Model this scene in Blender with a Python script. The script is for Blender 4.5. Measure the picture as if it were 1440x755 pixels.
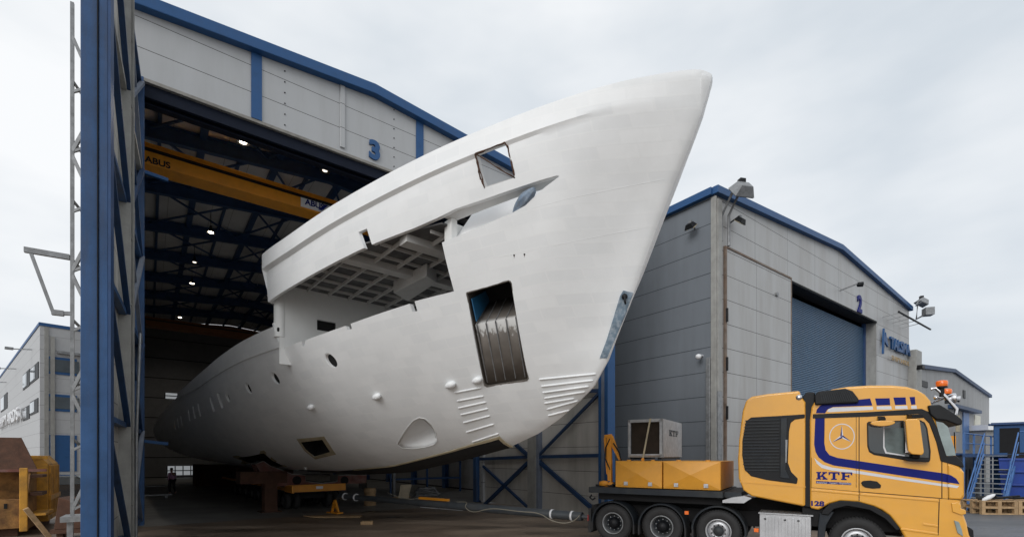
import bpy, bmesh, math, random
from mathutils import Vector, Matrix
from mathutils.bvhtree import BVHTree
random.seed(7)
R = math.radians
for o in list(bpy.data.objects): bpy.data.objects.remove(o)
S = bpy.context.scene
COL = S.collection

# ------------------------------------------------ camera, sky, sun, exposure
CAMZ = 2.4; F = 680.0; CX = 720.0; HY = 641.0
cd = bpy.data.cameras.new('camera'); cam = bpy.data.objects.new('camera', cd); COL.objects.link(cam)
cam.location = (0, 0, CAMZ); cam.rotation_euler = (R(90), 0, 0)
cd.sensor_width = 36; cd.lens = 17.0; cd.shift_y = (HY-377.5)/1440.0; cd.clip_start = .05; cd.clip_end = 6000
S.camera = cam

world = bpy.data.worlds.new('World'); S.world = world; world.use_nodes = True
nt = world.node_tree; nt.nodes.clear()
def N(nt, t, **k):
    n = nt.nodes.new(t)
    for a, b in k.items(): setattr(n, a, b)
    return n
SUN_EL, SUN_AZ = R(30), R(213)      # azimuth measured clockwise from +Y (view direction)
out = N(nt, 'ShaderNodeOutputWorld'); bg = N(nt, 'ShaderNodeBackground')
sky = N(nt, 'ShaderNodeTexSky', sky_type='NISHITA'); sky.sun_disc = False
sky.sun_elevation = SUN_EL; sky.sun_rotation = SUN_AZ; sky.air_density = 1; sky.dust_density = 4
tc = N(nt, 'ShaderNodeTexCoord'); mp = N(nt, 'ShaderNodeMapping'); mp.inputs['Scale'].default_value = (1, 1, 2.6)
mp.inputs['Location'].default_value = (.35, .1, .2)
nz = N(nt, 'ShaderNodeTexNoise'); nz.inputs['Scale'].default_value = 1.5; nz.inputs['Detail'].default_value = 5; nz.inputs['Roughness'].default_value = .5
cr = N(nt, 'ShaderNodeValToRGB')
cr.color_ramp.elements[0].position = .33; cr.color_ramp.elements[0].color = (6.1, 6.65, 7.2, 1)
cr.color_ramp.elements[1].position = .60; cr.color_ramp.elements[1].color = (9.0, 9.15, 9.3, 1)
mx = N(nt, 'ShaderNodeMixRGB'); mx.inputs[0].default_value = .94
L = nt.links.new
L(tc.outputs['Generated'], mp.inputs[0]); L(mp.outputs[0], nz.inputs['Vector']); L(nz.outputs['Fac'], cr.inputs[0])
L(sky.outputs[0], mx.inputs[1]); L(cr.outputs[0], mx.inputs[2]); L(mx.outputs[0], bg.inputs[0]); L(bg.outputs[0], out.inputs[0])
bg.inputs[1].default_value = .10
sd = bpy.data.lights.new('sun', 'SUN'); sun = bpy.data.objects.new('sun', sd); COL.objects.link(sun)
sd.energy = 1.25; sd.angle = R(35); sd.color = (1, .985, .965)
sv = Vector((math.sin(SUN_AZ)*math.cos(SUN_EL), math.cos(SUN_AZ)*math.cos(SUN_EL), math.sin(SUN_EL)))
sun.rotation_euler = sv.to_track_quat('Z', 'Y').to_euler(); sun.location = (0, 0, 60)
S.view_settings.view_transform = 'Standard'; S.view_settings.look = 'None'; S.view_settings.gamma = 1
S.view_settings.use_curve_mapping = False; S.view_settings.exposure = 0.16
S.render.engine = 'CYCLES'; S.cycles.max_bounces = 8; S.cycles.diffuse_bounces = 6

# ------------------------------------------------ pixel <-> place
class Frame:
    """upright frame: origin on the ground, x axis turned by ang about z"""
    def __init__(s, x, y, dx, dy, z=0.0):
        l = math.hypot(dx, dy); s.o = Vector((x, y, z)); s.x = Vector((dx/l, dy/l, 0)); s.y = Vector((-dy/l, dx/l, 0))
        s.ang = math.atan2(dy, dx)
    def loc(s, p): d = Vector(p)-s.o; return Vector((d.dot(s.x), d.dot(s.y), d.z))
    def wor(s, p): return s.o+s.x*p[0]+s.y*p[1]+Vector((0, 0, p[2]))
    def side(s, px, py, y0=0.0):
        """where the sight line of a photo point meets the upright plane y=y0 of this frame"""
        o = s.loc((0, 0, CAMZ)); r = ray(px, py); d = Vector((r.dot(s.x), r.dot(s.y), r.z))
        k = (y0-o.y)/d.y; return (o.x+d.x*k, o.z+d.z*k)
    def front(s, px, py, x0=0.0):
        o = s.loc((0, 0, CAMZ)); r = ray(px, py); d = Vector((r.dot(s.x), r.dot(s.y), r.z))
        k = (x0-o.x)/d.x; return (o.y+d.y*k, o.z+d.z*k)
def ray(px, py): return Vector(((px-CX)/F, 1.0, (HY-py)/F))
def at(px, py, d): return Vector((0, 0, CAMZ))+ray(px, py)*d
def gnd(px, py, z=0.0): return at(px, py, (CAMZ-z)*F/(py-HY))

# ------------------------------------------------ materials
def mat(name, col, rough=.6, metal=0, var=.12, vscale=3.0, bump=.0, bscale=30, dirt=None, dirt_amt=.0, dirt_scale=1.2, streak=False,
        panel=None, emit=None, spec=.5, coat=0, trans=0, alpha=1.0, line=None):
    m = bpy.data.materials.new(name); m.use_nodes = True; t = m.node_tree; b = t.nodes['Principled BSDF']
    b.inputs['Roughness'].default_value = rough; b.inputs['Metallic'].default_value = metal
    b.inputs['Specular IOR Level'].default_value = spec; b.inputs['Coat Weight'].default_value = coat
    if trans: b.inputs['Transmission Weight'].default_value = trans
    L = t.links.new
    tc = N(t, 'ShaderNodeTexCoord')
    n1 = N(t, 'ShaderNodeTexNoise'); n1.inputs['Scale'].default_value = vscale; n1.inputs['Detail'].default_value = 6; n1.inputs['Roughness'].default_value = .6
    L(tc.outputs['Object'], n1.inputs['Vector'])
    mr = N(t, 'ShaderNodeMapRange'); mr.inputs[1].default_value = .3; mr.inputs[2].default_value = .7
    mr.inputs[3].default_value = 1-var; mr.inputs[4].default_value = 1+var; L(n1.outputs['Fac'], mr.inputs[0])
    mul = N(t, 'ShaderNodeVectorMath', operation='SCALE'); mul.inputs[0].default_value = col[:3]; L(mr.outputs[0], mul.inputs['Scale'])
    cur = mul.outputs[0]
    if dirt is not None:
        mp = N(t, 'ShaderNodeMapping'); L(tc.outputs['Object'], mp.inputs[0])
        if streak: mp.inputs['Scale'].default_value = (1, 1, .12)
        n2 = N(t, 'ShaderNodeTexNoise'); n2.inputs['Scale'].default_value = dirt_scale; n2.inputs['Detail'].default_value = 9; n2.inputs['Roughness'].default_value = .68
        L(mp.outputs[0], n2.inputs['Vector'])
        m2 = N(t, 'ShaderNodeMapRange'); m2.inputs[1].default_value = .45; m2.inputs[2].default_value = .75; m2.inputs[3].default_value = 0; m2.inputs[4].default_value = dirt_amt
        L(n2.outputs['Fac'], m2.inputs[0])
        mi = N(t, 'ShaderNodeMixRGB'); mi.inputs[2].default_value = (*dirt[:3], 1); L(m2.outputs[0], mi.inputs[0]); L(cur, mi.inputs[1]); cur = mi.outputs[0]
    bh = None
    if panel:
        # panel = (step_z, offset_z, step_x, offset_x, line width, line colour)
        sp = N(t, 'ShaderNodeSeparateXYZ'); L(tc.outputs['Object'], sp.inputs[0])
        def lines(sock, step, off, w):
            a = N(t, 'ShaderNodeMath', operation='ADD'); L(sock, a.inputs[0]); a.inputs[1].default_value = off+1000*step
            d = N(t, 'ShaderNodeMath', operation='MODULO'); L(a.outputs[0], d.inputs[0]); d.inputs[1].default_value = step
            l = N(t, 'ShaderNodeMath', operation='LESS_THAN'); L(d.outputs[0], l.inputs[0]); l.inputs[1].default_value = w
            return l.outputs[0]
        pz, oz, px_, ox, w, lc = panel
        f = lines(sp.outputs['Z'], pz, oz, w) if pz else None
        if px_:
            g = lines(sp.outputs['X'], px_, ox, w*.8)
            if f: mm = N(t, 'ShaderNodeMath', operation='MAXIMUM'); L(f, mm.inputs[0]); L(g, mm.inputs[1]); f = mm.outputs[0]
            else: f = g
        mi = N(t, 'ShaderNodeMixRGB'); mi.inputs[2].default_value = (*lc[:3], 1); L(f, mi.inputs[0]); L(cur, mi.inputs[1]); cur = mi.outputs[0]
        bh = f
    L(cur, b.inputs['Base Color'])
    if bump:
        n3 = N(t, 'ShaderNodeTexNoise'); n3.inputs['Scale'].default_value = bscale; n3.inputs['Detail'].default_value = 5
        L(tc.outputs['Object'], n3.inputs['Vector'])
        bp = N(t, 'ShaderNodeBump'); bp.inputs['Strength'].default_value = bump; bp.inputs['Distance'].default_value = .02
        L(n3.outputs['Fac'], bp.inputs['Height']); L(bp.outputs[0], b.inputs['Normal'])
    if emit: b.inputs['Emission Color'].default_value = (*emit[0], 1); b.inputs['Emission Strength'].default_value = emit[1]
    return m

LC = (.035, .033, .03)
M = {}
M['panel3'] = mat('panel_pale_grey', (.41, .42, .43), .42, var=.03, vscale=.5, dirt=(.27, .27, .26), dirt_amt=.3, streak=True, panel=(1.0, -.06, 0, 0, .022, LC))
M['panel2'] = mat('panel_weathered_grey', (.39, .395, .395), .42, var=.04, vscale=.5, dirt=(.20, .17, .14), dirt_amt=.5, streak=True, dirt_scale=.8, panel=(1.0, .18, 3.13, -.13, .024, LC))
M['panel2s'] = mat('panel_shaded_blue_grey', (.165, .185, .21), .38, var=.04, vscale=.5, dirt=(.11, .12, .135), dirt_amt=.4, streak=True, panel=(1.0, .18, 0, 0, .024, (.02, .025, .03)))  # side panels of hall 2: dark grey with the ship's shade in the colour
M['leafpanel'] = mat('panel_dusty_cream', (.47, .455, .425), .6, var=.08, vscale=.9, dirt=(.13, .12, .10), dirt_amt=.5, streak=True, panel=(.95, .1, 0, 0, .018, (.06, .058, .055)))
M['office'] = mat('panel_light_grey', (.42, .43, .44), .5, var=.04, panel=(1.1, .2, 0, 0, .03, (.22, .22, .23)))
M['farpanel'] = mat('panel_far_grey', (.27, .275, .28), .6, var=.08, dirt=(.15, .14, .13), dirt_amt=.5, streak=True, panel=(0, 0, 3.4, .3, .05, (.08, .08, .08)))
M['blue'] = mat('blue_paint', (.020, .088, .235), .5, spec=.35, var=.2, vscale=2, dirt=(.02, .04, .09), dirt_amt=.6, dirt_scale=2.0, bump=.1)
M['bluepost'] = mat('worn_blue_paint', (.030, .085, .205), .45, spec=.35, var=.28, vscale=1.3, dirt=(.055, .06, .085), dirt_amt=.95, dirt_scale=1.6, streak=True, bump=.15)
M['darkblue'] = mat('dark_blue_steel', (.012, .045, .12), .55, var=.2, dirt=(.02, .02, .03), dirt_amt=.6)
M['galv'] = mat('galvanised_steel', (.27, .28, .29), .5, .55, var=.25, vscale=6, dirt=(.12, .12, .12), dirt_amt=.5, bump=.1)
M['greysteel'] = mat('grey_painted_steel', (.30, .30, .285), .55, var=.15, dirt=(.12, .11, .1), dirt_amt=.6, streak=True)
M['steelblue'] = mat('dull_blue_post', (.17, .20, .26), .55, var=.12, dirt=(.1, .09, .08), dirt_amt=.5)
M['roofdark'] = mat('ceiling_sheet', (.60, .60, .61), .8, var=.12, vscale=.5, panel=(0, 0, 1.1, 0, .03, (.3, .3, .3)))
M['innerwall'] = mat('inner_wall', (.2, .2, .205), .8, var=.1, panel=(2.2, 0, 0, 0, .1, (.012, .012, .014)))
M['rafter'] = mat('navy_steel', (.020, .06, .16), .5, var=.2)
M['shutter'] = mat('roller_shutter_blue', (.055, .125, .215), .45, var=.08, vscale=.5, dirt=(.05, .08, .12), dirt_amt=.4, streak=True)
M['black'] = mat('black_plastic', (.009, .010, .012), .5, var=.2, spec=.25)
M['rubber'] = mat('rubber', (.022, .022, .023), .8, var=.2, bump=.3, bscale=60)
M['cranedim'] = mat('dim_crane_paint', (.22, .08, .02), .6, var=.15)  # crane yellow made browner and darker for the gloom deep in the hall
M['beamdark'] = mat('black_navy_steel', (.006, .010, .022), .7, spec=.2)  # door beam: near-black navy, darker than the rafters
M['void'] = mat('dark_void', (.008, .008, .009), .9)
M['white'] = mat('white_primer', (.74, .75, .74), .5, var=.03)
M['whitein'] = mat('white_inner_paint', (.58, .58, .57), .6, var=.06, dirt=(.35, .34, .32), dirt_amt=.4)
M['cream'] = mat('cream_trim', (.42, .36, .24), .6, var=.2)
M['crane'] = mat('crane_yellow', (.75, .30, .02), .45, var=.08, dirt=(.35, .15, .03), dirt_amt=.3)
M['truck'] = mat('truck_yellow', (.74, .36, .04), .22, var=.03, vscale=1, coat=.8, spec=.5, dirt=(.50, .28, .08), dirt_amt=.3, dirt_scale=1.5)
M['truckbox'] = mat('box_yellow', (.70, .32, .03), .4, var=.06, dirt=(.42, .2, .04), dirt_amt=.35)
M['navy'] = mat('navy_decal', (.006, .012, .15), .5, var=.03, spec=.15)
M['silver'] = mat('silver_decal', (.62, .63, .66), .35, var=.03)
M['glass'] = mat('dark_glass', (.012, .018, .02), .05, var=.1, spec=.9, coat=.6)
M['windscreen'] = mat('windscreen_glass', (.22, .28, .28), .1, var=.25, vscale=3, spec=.9, coat=.5)
M['chassis'] = mat('chassis_dark', (.018, .023, .03), .55, spec=.3, var=.25, dirt=(.06, .06, .05), dirt_amt=.5)
M['alu'] = mat('aluminium', (.48, .49, .51), .42, .6, var=.1, dirt=(.25, .25, .26), dirt_amt=.4)
M['chrome'] = mat('chrome', (.7, .7, .72), .15, 1)
M['rust'] = mat('rust', (.085, .038, .022), .85, var=.35, vscale=5, dirt=(.05, .03, .02), dirt_amt=.8, bump=.4)
M['rustred'] = mat('red_oxide', (.17, .065, .05), .75, var=.3, vscale=3, dirt=(.3, .28, .27), dirt_amt=.5, dirt_scale=2.5)
M['skip'] = mat('worn_yellow_skip', (.55, .27, .03), .6, var=.2, dirt=(.16, .08, .025), dirt_amt=.95, dirt_scale=2.2, bump=.3)
M['skipin'] = mat('rusty_skip', (.28, .14, .04), .8, var=.45, vscale=4, dirt=(.09, .04, .02), dirt_amt=.9, dirt_scale=3, bump=.4)
M['wood'] = mat('raw_wood', (.42, .28, .15), .8, var=.25, vscale=8, dirt=(.2, .13, .07), dirt_amt=.5)
M['paleboard'] = mat('pale_board', (.5, .42, .3), .8, var=.2)
M['orange'] = mat('amber_lens', (.85, .16, .01), .25, coat=.5, var=.03)
M['red'] = mat('red_lens', (.45, .02, .02), .3, coat=.4)
M['greycloth'] = mat('grey_sheet', (.16, .165, .17), .85, var=.3, vscale=5)
M['tarp'] = mat('blue_white_tarp', (.26, .31, .36), .6, var=.5, vscale=9, dirt=(.02, .09, .22), dirt_amt=.9, dirt_scale=4)
M['bluesheet'] = mat('blue_film', (.20, .28, .36), .5, var=.3, vscale=6, dirt=(.5, .54, .58), dirt_amt=.8, dirt_scale=12)
M['stainless'] = mat('mill_scale_steel', (.14, .125, .11), .6, .15, var=.25, vscale=3, dirt=(.07, .06, .055), dirt_amt=.7)
M['zincpaint'] = mat('pale_primer_wash', (.62, .63, .62), .5, var=.12, vscale=8, dirt=(.2, .19, .18), dirt_amt=.9, dirt_scale=9)
M['inblue'] = mat('pocket_blue', (.02, .12, .25), .5, var=.2)
M['pipe'] = mat('tow_pipe_grey', (.055, .065, .075), .45, var=.2, dirt=(.1, .09, .08), dirt_amt=.4)
M['hose'] = mat('pale_hose', (.27, .25, .20), .7)
M['skin'] = mat('skin', (.45, .26, .2), .6); M['pink'] = mat('mauve_shirt', (.62, .34, .52), .8); M['trouser'] = mat('dark_trousers', (.02, .02, .025), .85)
M['hair'] = mat('brown_hair', (.04, .025, .015), .8)
M['contblue'] = mat('container_blue', (.01, .05, .30), .45, var=.12, dirt=(.03, .04, .12), dirt_amt=.5)
M['railblue'] = mat('rail_blue', (.06, .15, .36), .5, var=.15)
M['grating'] = mat('stair_grating', (.24, .26, .27), .6, .3, var=.2)
M['lampglow'] = mat('lamp_glow', (1, .9, .75), .5, emit=((1, .86, .66), 14.0))
M['lampdim'] = mat('lamp_dim', (1, .9, .75), .5, emit=((1, .9, .75), 1.6))
M['winlight'] = mat('frosted_daylight_window', (.5, .52, .53), .4, emit=((.85, .9, .95), .22))
M['officeglass'] = mat('office_glass', (.05, .07, .085), .08, var=.3, vscale=.9, spec=.9, coat=.5)
M['carpaint'] = mat('black_car_paint', (.02, .022, .025), .25, coat=.8)
M['concrete'] = mat('weathered_concrete', (.26, .25, .23), .85, var=.2, dirt=(.12, .11, .1), dirt_amt=.5, bump=.2)
M['inview'] = mat('far_side_glass', (.10, .13, .13), .15, var=.4, vscale=4)
M['label'] = mat('white_label', (.75, .76, .78), .45, var=.02)

# ------------------------------------------------ mesh helper
class MB:
    def __init__(s): s.v = []; s.f = []; s.sm = []
    def add(s, vs, fs, smooth=False):
        o = len(s.v); s.v += [tuple(v) for v in vs]
        for f in fs: s.f.append([i+o for i in f]); s.sm.append(smooth)
        return s
    def box(s, x0, x1, y0, y1, z0, z1):
        vs = [(x, y, z) for z in (z0, z1) for y in (y0, y1) for x in (x0, x1)]
        return s.add(vs, [(0, 2, 3, 1), (4, 5, 7, 6), (0, 1, 5, 4), (2, 6, 7, 3), (0, 4, 6, 2), (1, 3, 7, 5)])
    def hexa(s, b, t):
        """bottom and top quads, same winding"""
        vs = list(b)+list(t)
        return s.add(vs, [(3, 2, 1, 0), (4, 5, 6, 7)]+[(i, (i+1) % 4, 4+(i+1) % 4, 4+i) for i in range(4)])
    def prism(s, pts, a, b, axis='y'):
        """outline in the xz plane (axis y), xy plane (axis z) or yz plane (axis x), given a real thickness"""
        def mk(p, h):
            if axis == 'y': return (p[0], h, p[1])
            if axis == 'z': return (p[0], p[1], h)
            return (h, p[0], p[1])
        n = len(pts); vs = [mk(p, a) for p in pts]+[mk(p, b) for p in pts]
        return s.add(vs, [list(range(n-1, -1, -1)), list(range(n, 2*n))]+[(i, (i+1) % n, n+(i+1) % n, n+i) for i in range(n)])
    def bar(s, p, q, w=.1, h=None, up=(0, 0, 1)):
        h = h or w; p = Vector(p); q = Vector(q); d = (q-p).normalized(); u = Vector(up)
        if abs(d.dot(u)) > .98: u = Vector((1, 0, 0))
        a = d.cross(u).normalized()*w/2; b = a.cross(d).normalized()*h/2
        return s.hexa([p-a-b, p+a-b, p+a+b, p-a+b], [q-a-b, q+a-b, q+a+b, q-a+b])
    def ibeam(s, p, q, w=.2, h=.4, t=.03, up=(0, 0, 1)):
        p = Vector(p); q = Vector(q); d = (q-p).normalized(); u = Vector(up)
        if abs(d.dot(u)) > .98: u = Vector((1, 0, 0))
        a = d.cross(u).normalized(); b = a.cross(d).normalized()
        s.bar(p, q, t, h-2*t, up); s.bar(p+b*(h-t)/2, q+b*(h-t)/2, w, t, up); return s.bar(p-b*(h-t)/2, q-b*(h-t)/2, w, t, up)
    def cyl(s, p, q, r, r2=None, n=16, caps=True):
        r2 = r if r2 is None else r2; p = Vector(p); q = Vector(q); d = (q-p).normalized()
        u = Vector((0, 0, 1)) if abs(d.z) < .95 else Vector((1, 0, 0)); a = d.cross(u).normalized(); b = a.cross(d)
        vs = [p+(a*math.cos(2*math.pi*i/n)+b*math.sin(2*math.pi*i/n))*r for i in range(n)]+[q+(a*math.cos(2*math.pi*i/n)+b*math.sin(2*math.pi*i/n))*r2 for i in range(n)]
        s.add(vs, [(i, n+i, n+(i+1) % n, (i+1) % n) for i in range(n)], True)
        if caps: s.add(vs, [list(range(n)), list(range(2*n-1, n-1, -1))])
        return s
    def tube(s, pts, r, n=10):
        pts = [Vector(p) for p in pts]; rings = []
        for i, p in enumerate(pts):
            d = (pts[min(i+1, len(pts)-1)]-pts[max(i-1, 0)]).normalized(); u = Vector((0, 0, 1)) if abs(d.z) < .9 else Vector((1, 0, 0))
            a = d.cross(u).normalized(); b = a.cross(d); rr = r[i] if isinstance(r, (list, tuple)) else r
            rings.append([p+(a*math.cos(2*math.pi*k/n)+b*math.sin(2*math.pi*k/n))*rr for k in range(n)])
        vs = [v for g in rings for v in g]; fs = []
        for i in range(len(pts)-1): fs += [(i*n+k, (i+1)*n+k, (i+1)*n+(k+1) % n, i*n+(k+1) % n) for k in range(n)]
        s.add(vs, fs, True); e = (len(pts)-1)*n
        return s.add(vs, [list(range(n)), list(range(e+n-1, e-1, -1))])
    def lathe(s, prof, c, ax, n=32):
        """prof: (radius, distance along ax)"""
        c = Vector(c); d = Vector(ax).normalized(); u = Vector((0, 0, 1)) if abs(d.z) < .9 else Vector((1, 0, 0)); a = d.cross(u).normalized(); b = a.cross(d)
        vs = [c+d*h+(a*math.cos(2*math.pi*k/n)+b*math.sin(2*math.pi*k/n))*r for r, h in prof for k in range(n)]; fs = []
        for i in range(len(prof)-1): fs += [(i*n+k, (i+1)*n+k, (i+1)*n+(k+1) % n, i*n+(k+1) % n) for k in range(n)]
        return s.add(vs, fs, True)
    def build(s, name, m, parent=None, bevel=0, seg=2, label=None, kind=None, recalc=True):
        me = bpy.data.meshes.new(name); me.from_pydata(s.v, [], s.f)
        for p, k in zip(me.polygons, s.sm): p.use_smooth = k
        me.update()
        if recalc:
            bm = bmesh.new(); bm.from_mesh(me); bmesh.ops.remove_doubles(bm, verts=bm.verts, dist=1e-5) if bevel else None
            bmesh.ops.recalc_face_normals(bm, faces=bm.faces); bm.to_mesh(me); bm.free()
        me.materials.append(M[m] if isinstance(m, str) else m)
        o = bpy.data.objects.new(name, me); COL.objects.link(o)
        if parent: o.parent = parent
        if bevel:
            b = o.modifiers.new('bevel', 'BEVEL'); b.width = bevel; b.segments = seg; b.limit_method = 'ANGLE'; b.angle_limit = R(35)
            for p in me.polygons: p.use_smooth = True
            b.harden_normals = True
        if label: o['label'] = label
        if kind: o['kind'] = kind
        return o
def tag(o, label, cat, group=None):
    o['label'] = label; o['category'] = cat
    if group: o['group'] = group
    return o
def thing(name, fr, label, cat, group=None, off=(0, 0, 0)):
    o = bpy.data.objects.new(name, None); COL.objects.link(o); o.empty_display_size = .3
    o.location = fr.wor(off); o.rotation_euler = (0, 0, fr.ang); return tag(o, label, cat, group)
def kids(o): return [c for c in bpy.data.objects if c.parent == o]
def copy_tree(o, parent=None):
    c = o.copy(); COL.objects.link(c); c.parent = parent
    for ch in kids(o): copy_tree(ch, c)
    return c
def text(name, s, m, parent, loc, size, xdir=(1, 0, 0), updir=(0, 0, 1), depth=.02, bold=0.0, align='CENTER', sx=1.0, space=1.0):
    cu = bpy.data.curves.new(name, 'FONT'); cu.body = s; cu.size = size; cu.extrude = depth/2; cu.offset = bold; cu.align_x = align; cu.align_y = 'CENTER'; cu.space_character = space
    o = bpy.data.objects.new('tmp', cu); COL.objects.link(o); dg = bpy.context.evaluated_depsgraph_get(); dg.update()
    me = bpy.data.meshes.new_from_object(o.evaluated_get(dg)); bpy.data.objects.remove(o); me.name = name
    x = Vector(xdir).normalized(); u = Vector(updir).normalized(); n = x.cross(u)
    mt = Matrix(((x.x*sx, u.x, n.x, loc[0]), (x.y*sx, u.y, n.y, loc[1]), (x.z*sx, u.z, n.z, loc[2]), (0, 0, 0, 1)))
    me.transform(mt); me.materials.clear(); me.materials.append(M[m] if isinstance(m, str) else m); r = bpy.data.objects.new(name, me); COL.objects.link(r); r.parent = parent; return r
WX = Frame(0, 0, 1, 0)
# ================================================= GROUND
def ground_mat():
    m = bpy.data.materials.new('damp_concrete_yard'); m.use_nodes = True; t = m.node_tree; b = t.nodes['Principled BSDF']; L = t.links.new
    tc = N(t, 'ShaderNodeTexCoord'); mp = N(t, 'ShaderNodeMapping'); mp.inputs['Rotation'].default_value = (0, 0, R(-37)); mp.inputs['Scale'].default_value = (.35, 1.2, 1)
    L(tc.outputs['Object'], mp.inputs[0])
    n = N(t, 'ShaderNodeTexNoise'); n.inputs['Scale'].default_value = .55; n.inputs['Detail'].default_value = 8; n.inputs['Roughness'].default_value = .62; L(mp.outputs[0], n.inputs['Vector'])
    c = N(t, 'ShaderNodeValToRGB'); e = c.color_ramp.elements; e[0].position = .34; e[0].color = (.050, .038, .029, 1); e[1].position = .7; e[1].color = (.31, .24, .18, 1)
    x = e.new(.5); x.color = (.17, .128, .095, 1); L(n.outputs['Fac'], c.inputs[0])
    n2 = N(t, 'ShaderNodeTexNoise'); n2.inputs['Scale'].default_value = 14; n2.inputs['Detail'].default_value = 8; L(tc.outputs['Object'], n2.inputs['Vector'])
    mr = N(t, 'ShaderNodeMapRange'); mr.inputs[3].default_value = .7; mr.inputs[4].default_value = 1.3; L(n2.outputs['Fac'], mr.inputs[0])
    v = N(t, 'ShaderNodeVectorMath', operation='SCALE'); L(c.outputs[0], v.inputs[0]); L(mr.outputs[0], v.inputs['Scale'])
    # grey asphalt to the right of the yard
    sp = N(t, 'ShaderNodeSeparateXYZ'); L(tc.outputs['Object'], sp.inputs[0])
    g = N(t, 'ShaderNodeMapRange'); g.inputs[1].default_value = 10.5; g.inputs[2].default_value = 12.5; L(sp.outputs['X'], g.inputs[0])
    gc = N(t, 'ShaderNodeVectorMath', operation='SCALE'); gc.inputs[0].default_value = (.10, .105, .115); L(mr.outputs[0], gc.inputs['Scale'])
    mi = N(t, 'ShaderNodeMixRGB'); L(g.outputs[0], mi.inputs[0]); L(v.outputs[0], mi.inputs[1]); L(gc.outputs[0], mi.inputs[2])
    L(mi.outputs[0], b.inputs['Base Color'])
    r = N(t, 'ShaderNodeMapRange'); r.inputs[1].default_value = .3; r.inputs[2].default_value = .65; r.inputs[3].default_value = .20; r.inputs[4].default_value = .75; L(n.outputs['Fac'], r.inputs[0]); L(r.outputs[0], b.inputs['Roughness'])
    bp = N(t, 'ShaderNodeBump'); bp.inputs['Strength'].default_value = .35; bp.inputs['Distance'].default_value = .02; L(n2.outputs['Fac'], bp.inputs['Height']); L(bp.outputs[0], b.inputs['Normal'])
    return m
MB().add([(-900, -900, 0), (900, -900, 0), (900, 2500, 0), (-900, 2500, 0)], [(0, 1, 2, 3)]).build('ground', ground_mat(), kind='structure')

# ================================================= HALL 3
H3 = Frame(-12.5, 16.3, .8, .6); TE = 18.6; DP = 46.0; RG = 8.0
def roofz(t): return 18.38-.0855*abs(t-RG) if t < RG else 18.38-.0775*abs(t-RG)
hf = MB()
hf.add([(H3.wor(p)) for p in [(-.7, .05, .006), (TE-.2, .05, .006), (TE-.2, DP, .006), (-.7, DP, .006)]], [(0, 1, 2, 3)])
hf.build('hall_floor', mat('worn_hall_floor', (.20, .195, .185), .55, var=.25, vscale=.4, dirt=(.05, .048, .045), dirt_amt=.8, dirt_scale=.7, bump=.1), kind='structure')
hall = thing('shipyard_hall', H3, 'tall pale grey panelled hall marked 3 with its huge doorway open around the white hull', 'hall')
w = MB()
w.prism([(-.8, 15.1), (TE, 15.1), (TE, roofz(TE)-.3), (RG, roofz(RG)-.3), (-.8, roofz(-.8)-.3)], -.12, .06)
w.box(13.7, TE, -.12, .06, 0, 15.1); w.box(-.8, -.12, -.12, .06, 0, 15.1)
w.build('front_wall', 'panel3', hall)
w = MB()
for a, b in ((-.95, RG), (RG, TE)):
    za, zb = roofz(a), roofz(b)
    w.hexa([(a, -.42, za-.42), (b, -.42, zb-.42), (b, .0, zb-.42), (a, .0, za-.42)], [(a, -.42, za), (b, -.42, zb), (b, .0, zb), (a, .0, za)])
w.build('roof_trim', 'blue', hall, bevel=.03)
for t in (3.46, 10.2):
    MB().box(t-.18, t+.18, -.17, -.10, 15.1, roofz(t)-.43).build('wall_strip', 'blue', hall)
MB().box(6.57, 6.77, -.19, -.115, 15.25, roofz(6.67)-.43).build('downpipe', 'panel3', hall, bevel=.02)
b_ = MB()
for t in (4.45, 8.95, 12.3):
    for k in range(7): b_.cyl((t, -.12, 15.3+.42*k), (t, -.145, 15.3+.42*k), .025, n=8)
b_.build('bolt_heads', 'black', hall)
MB().box(-.4, 13.7, -.15, .0, 14.98, 15.1).build('lintel_flashing', 'concrete', hall, bevel=.01)
w = MB(); w.ibeam((-.7, .35, 14.72), (13.9, .35, 14.72), .3, .55, .04); w.box(-.4, 13.7, -.02, .12, 14.55, 14.98)
w.build('door_beam', 'beamdark', hall)
text('hall_number', '3', 'blue', hall, (8.05, -.16, 15.62), 1.05, bold=.05, depth=.08)
# roof, side and back walls
w = MB()
for a, b in ((-.9, RG), (RG, TE+.1)):
    za, zb = roofz(a)-.08, roofz(b)-.08
    w.hexa([(a, .0, za-.3), (b, .0, zb-.3), (b, DP, zb-.3), (a, DP, za-.3)], [(a, .0, za), (b, .0, zb), (b, DP, zb), (a, DP, za)])
w.build('roof', 'roofdark', hall)
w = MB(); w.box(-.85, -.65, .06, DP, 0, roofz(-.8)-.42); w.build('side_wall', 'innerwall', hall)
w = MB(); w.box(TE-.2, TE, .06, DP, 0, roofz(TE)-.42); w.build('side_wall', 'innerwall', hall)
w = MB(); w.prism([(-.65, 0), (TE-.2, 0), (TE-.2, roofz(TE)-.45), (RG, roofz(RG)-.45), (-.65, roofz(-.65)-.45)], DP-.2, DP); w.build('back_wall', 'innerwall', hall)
# daylight strip low in the back wall
for px0, px1, py0, py1 in ((235, 279, 655, 667), (232, 250, 552, 561)):
    a, z1 = H3.side(px0, py0, DP-.22); b, z0 = H3.side(px1, py1, DP-.22)
    g = MB().box(a, b, DP-.26, DP-.21, z0, z1).build('window', 'winlight', hall)
    fr = MB(); n = 4 if py0 > 600 else 1
    for k in range(n+1): x = a+(b-a)*k/n; fr.box(x-.05, x+.05, DP-.3, DP-.24, z0, z1)
    fr.box(a, b, DP-.3, DP-.24, (z0+z1)/2-.05, (z0+z1)/2+.05); fr.build('frame', 'void', g)
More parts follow.
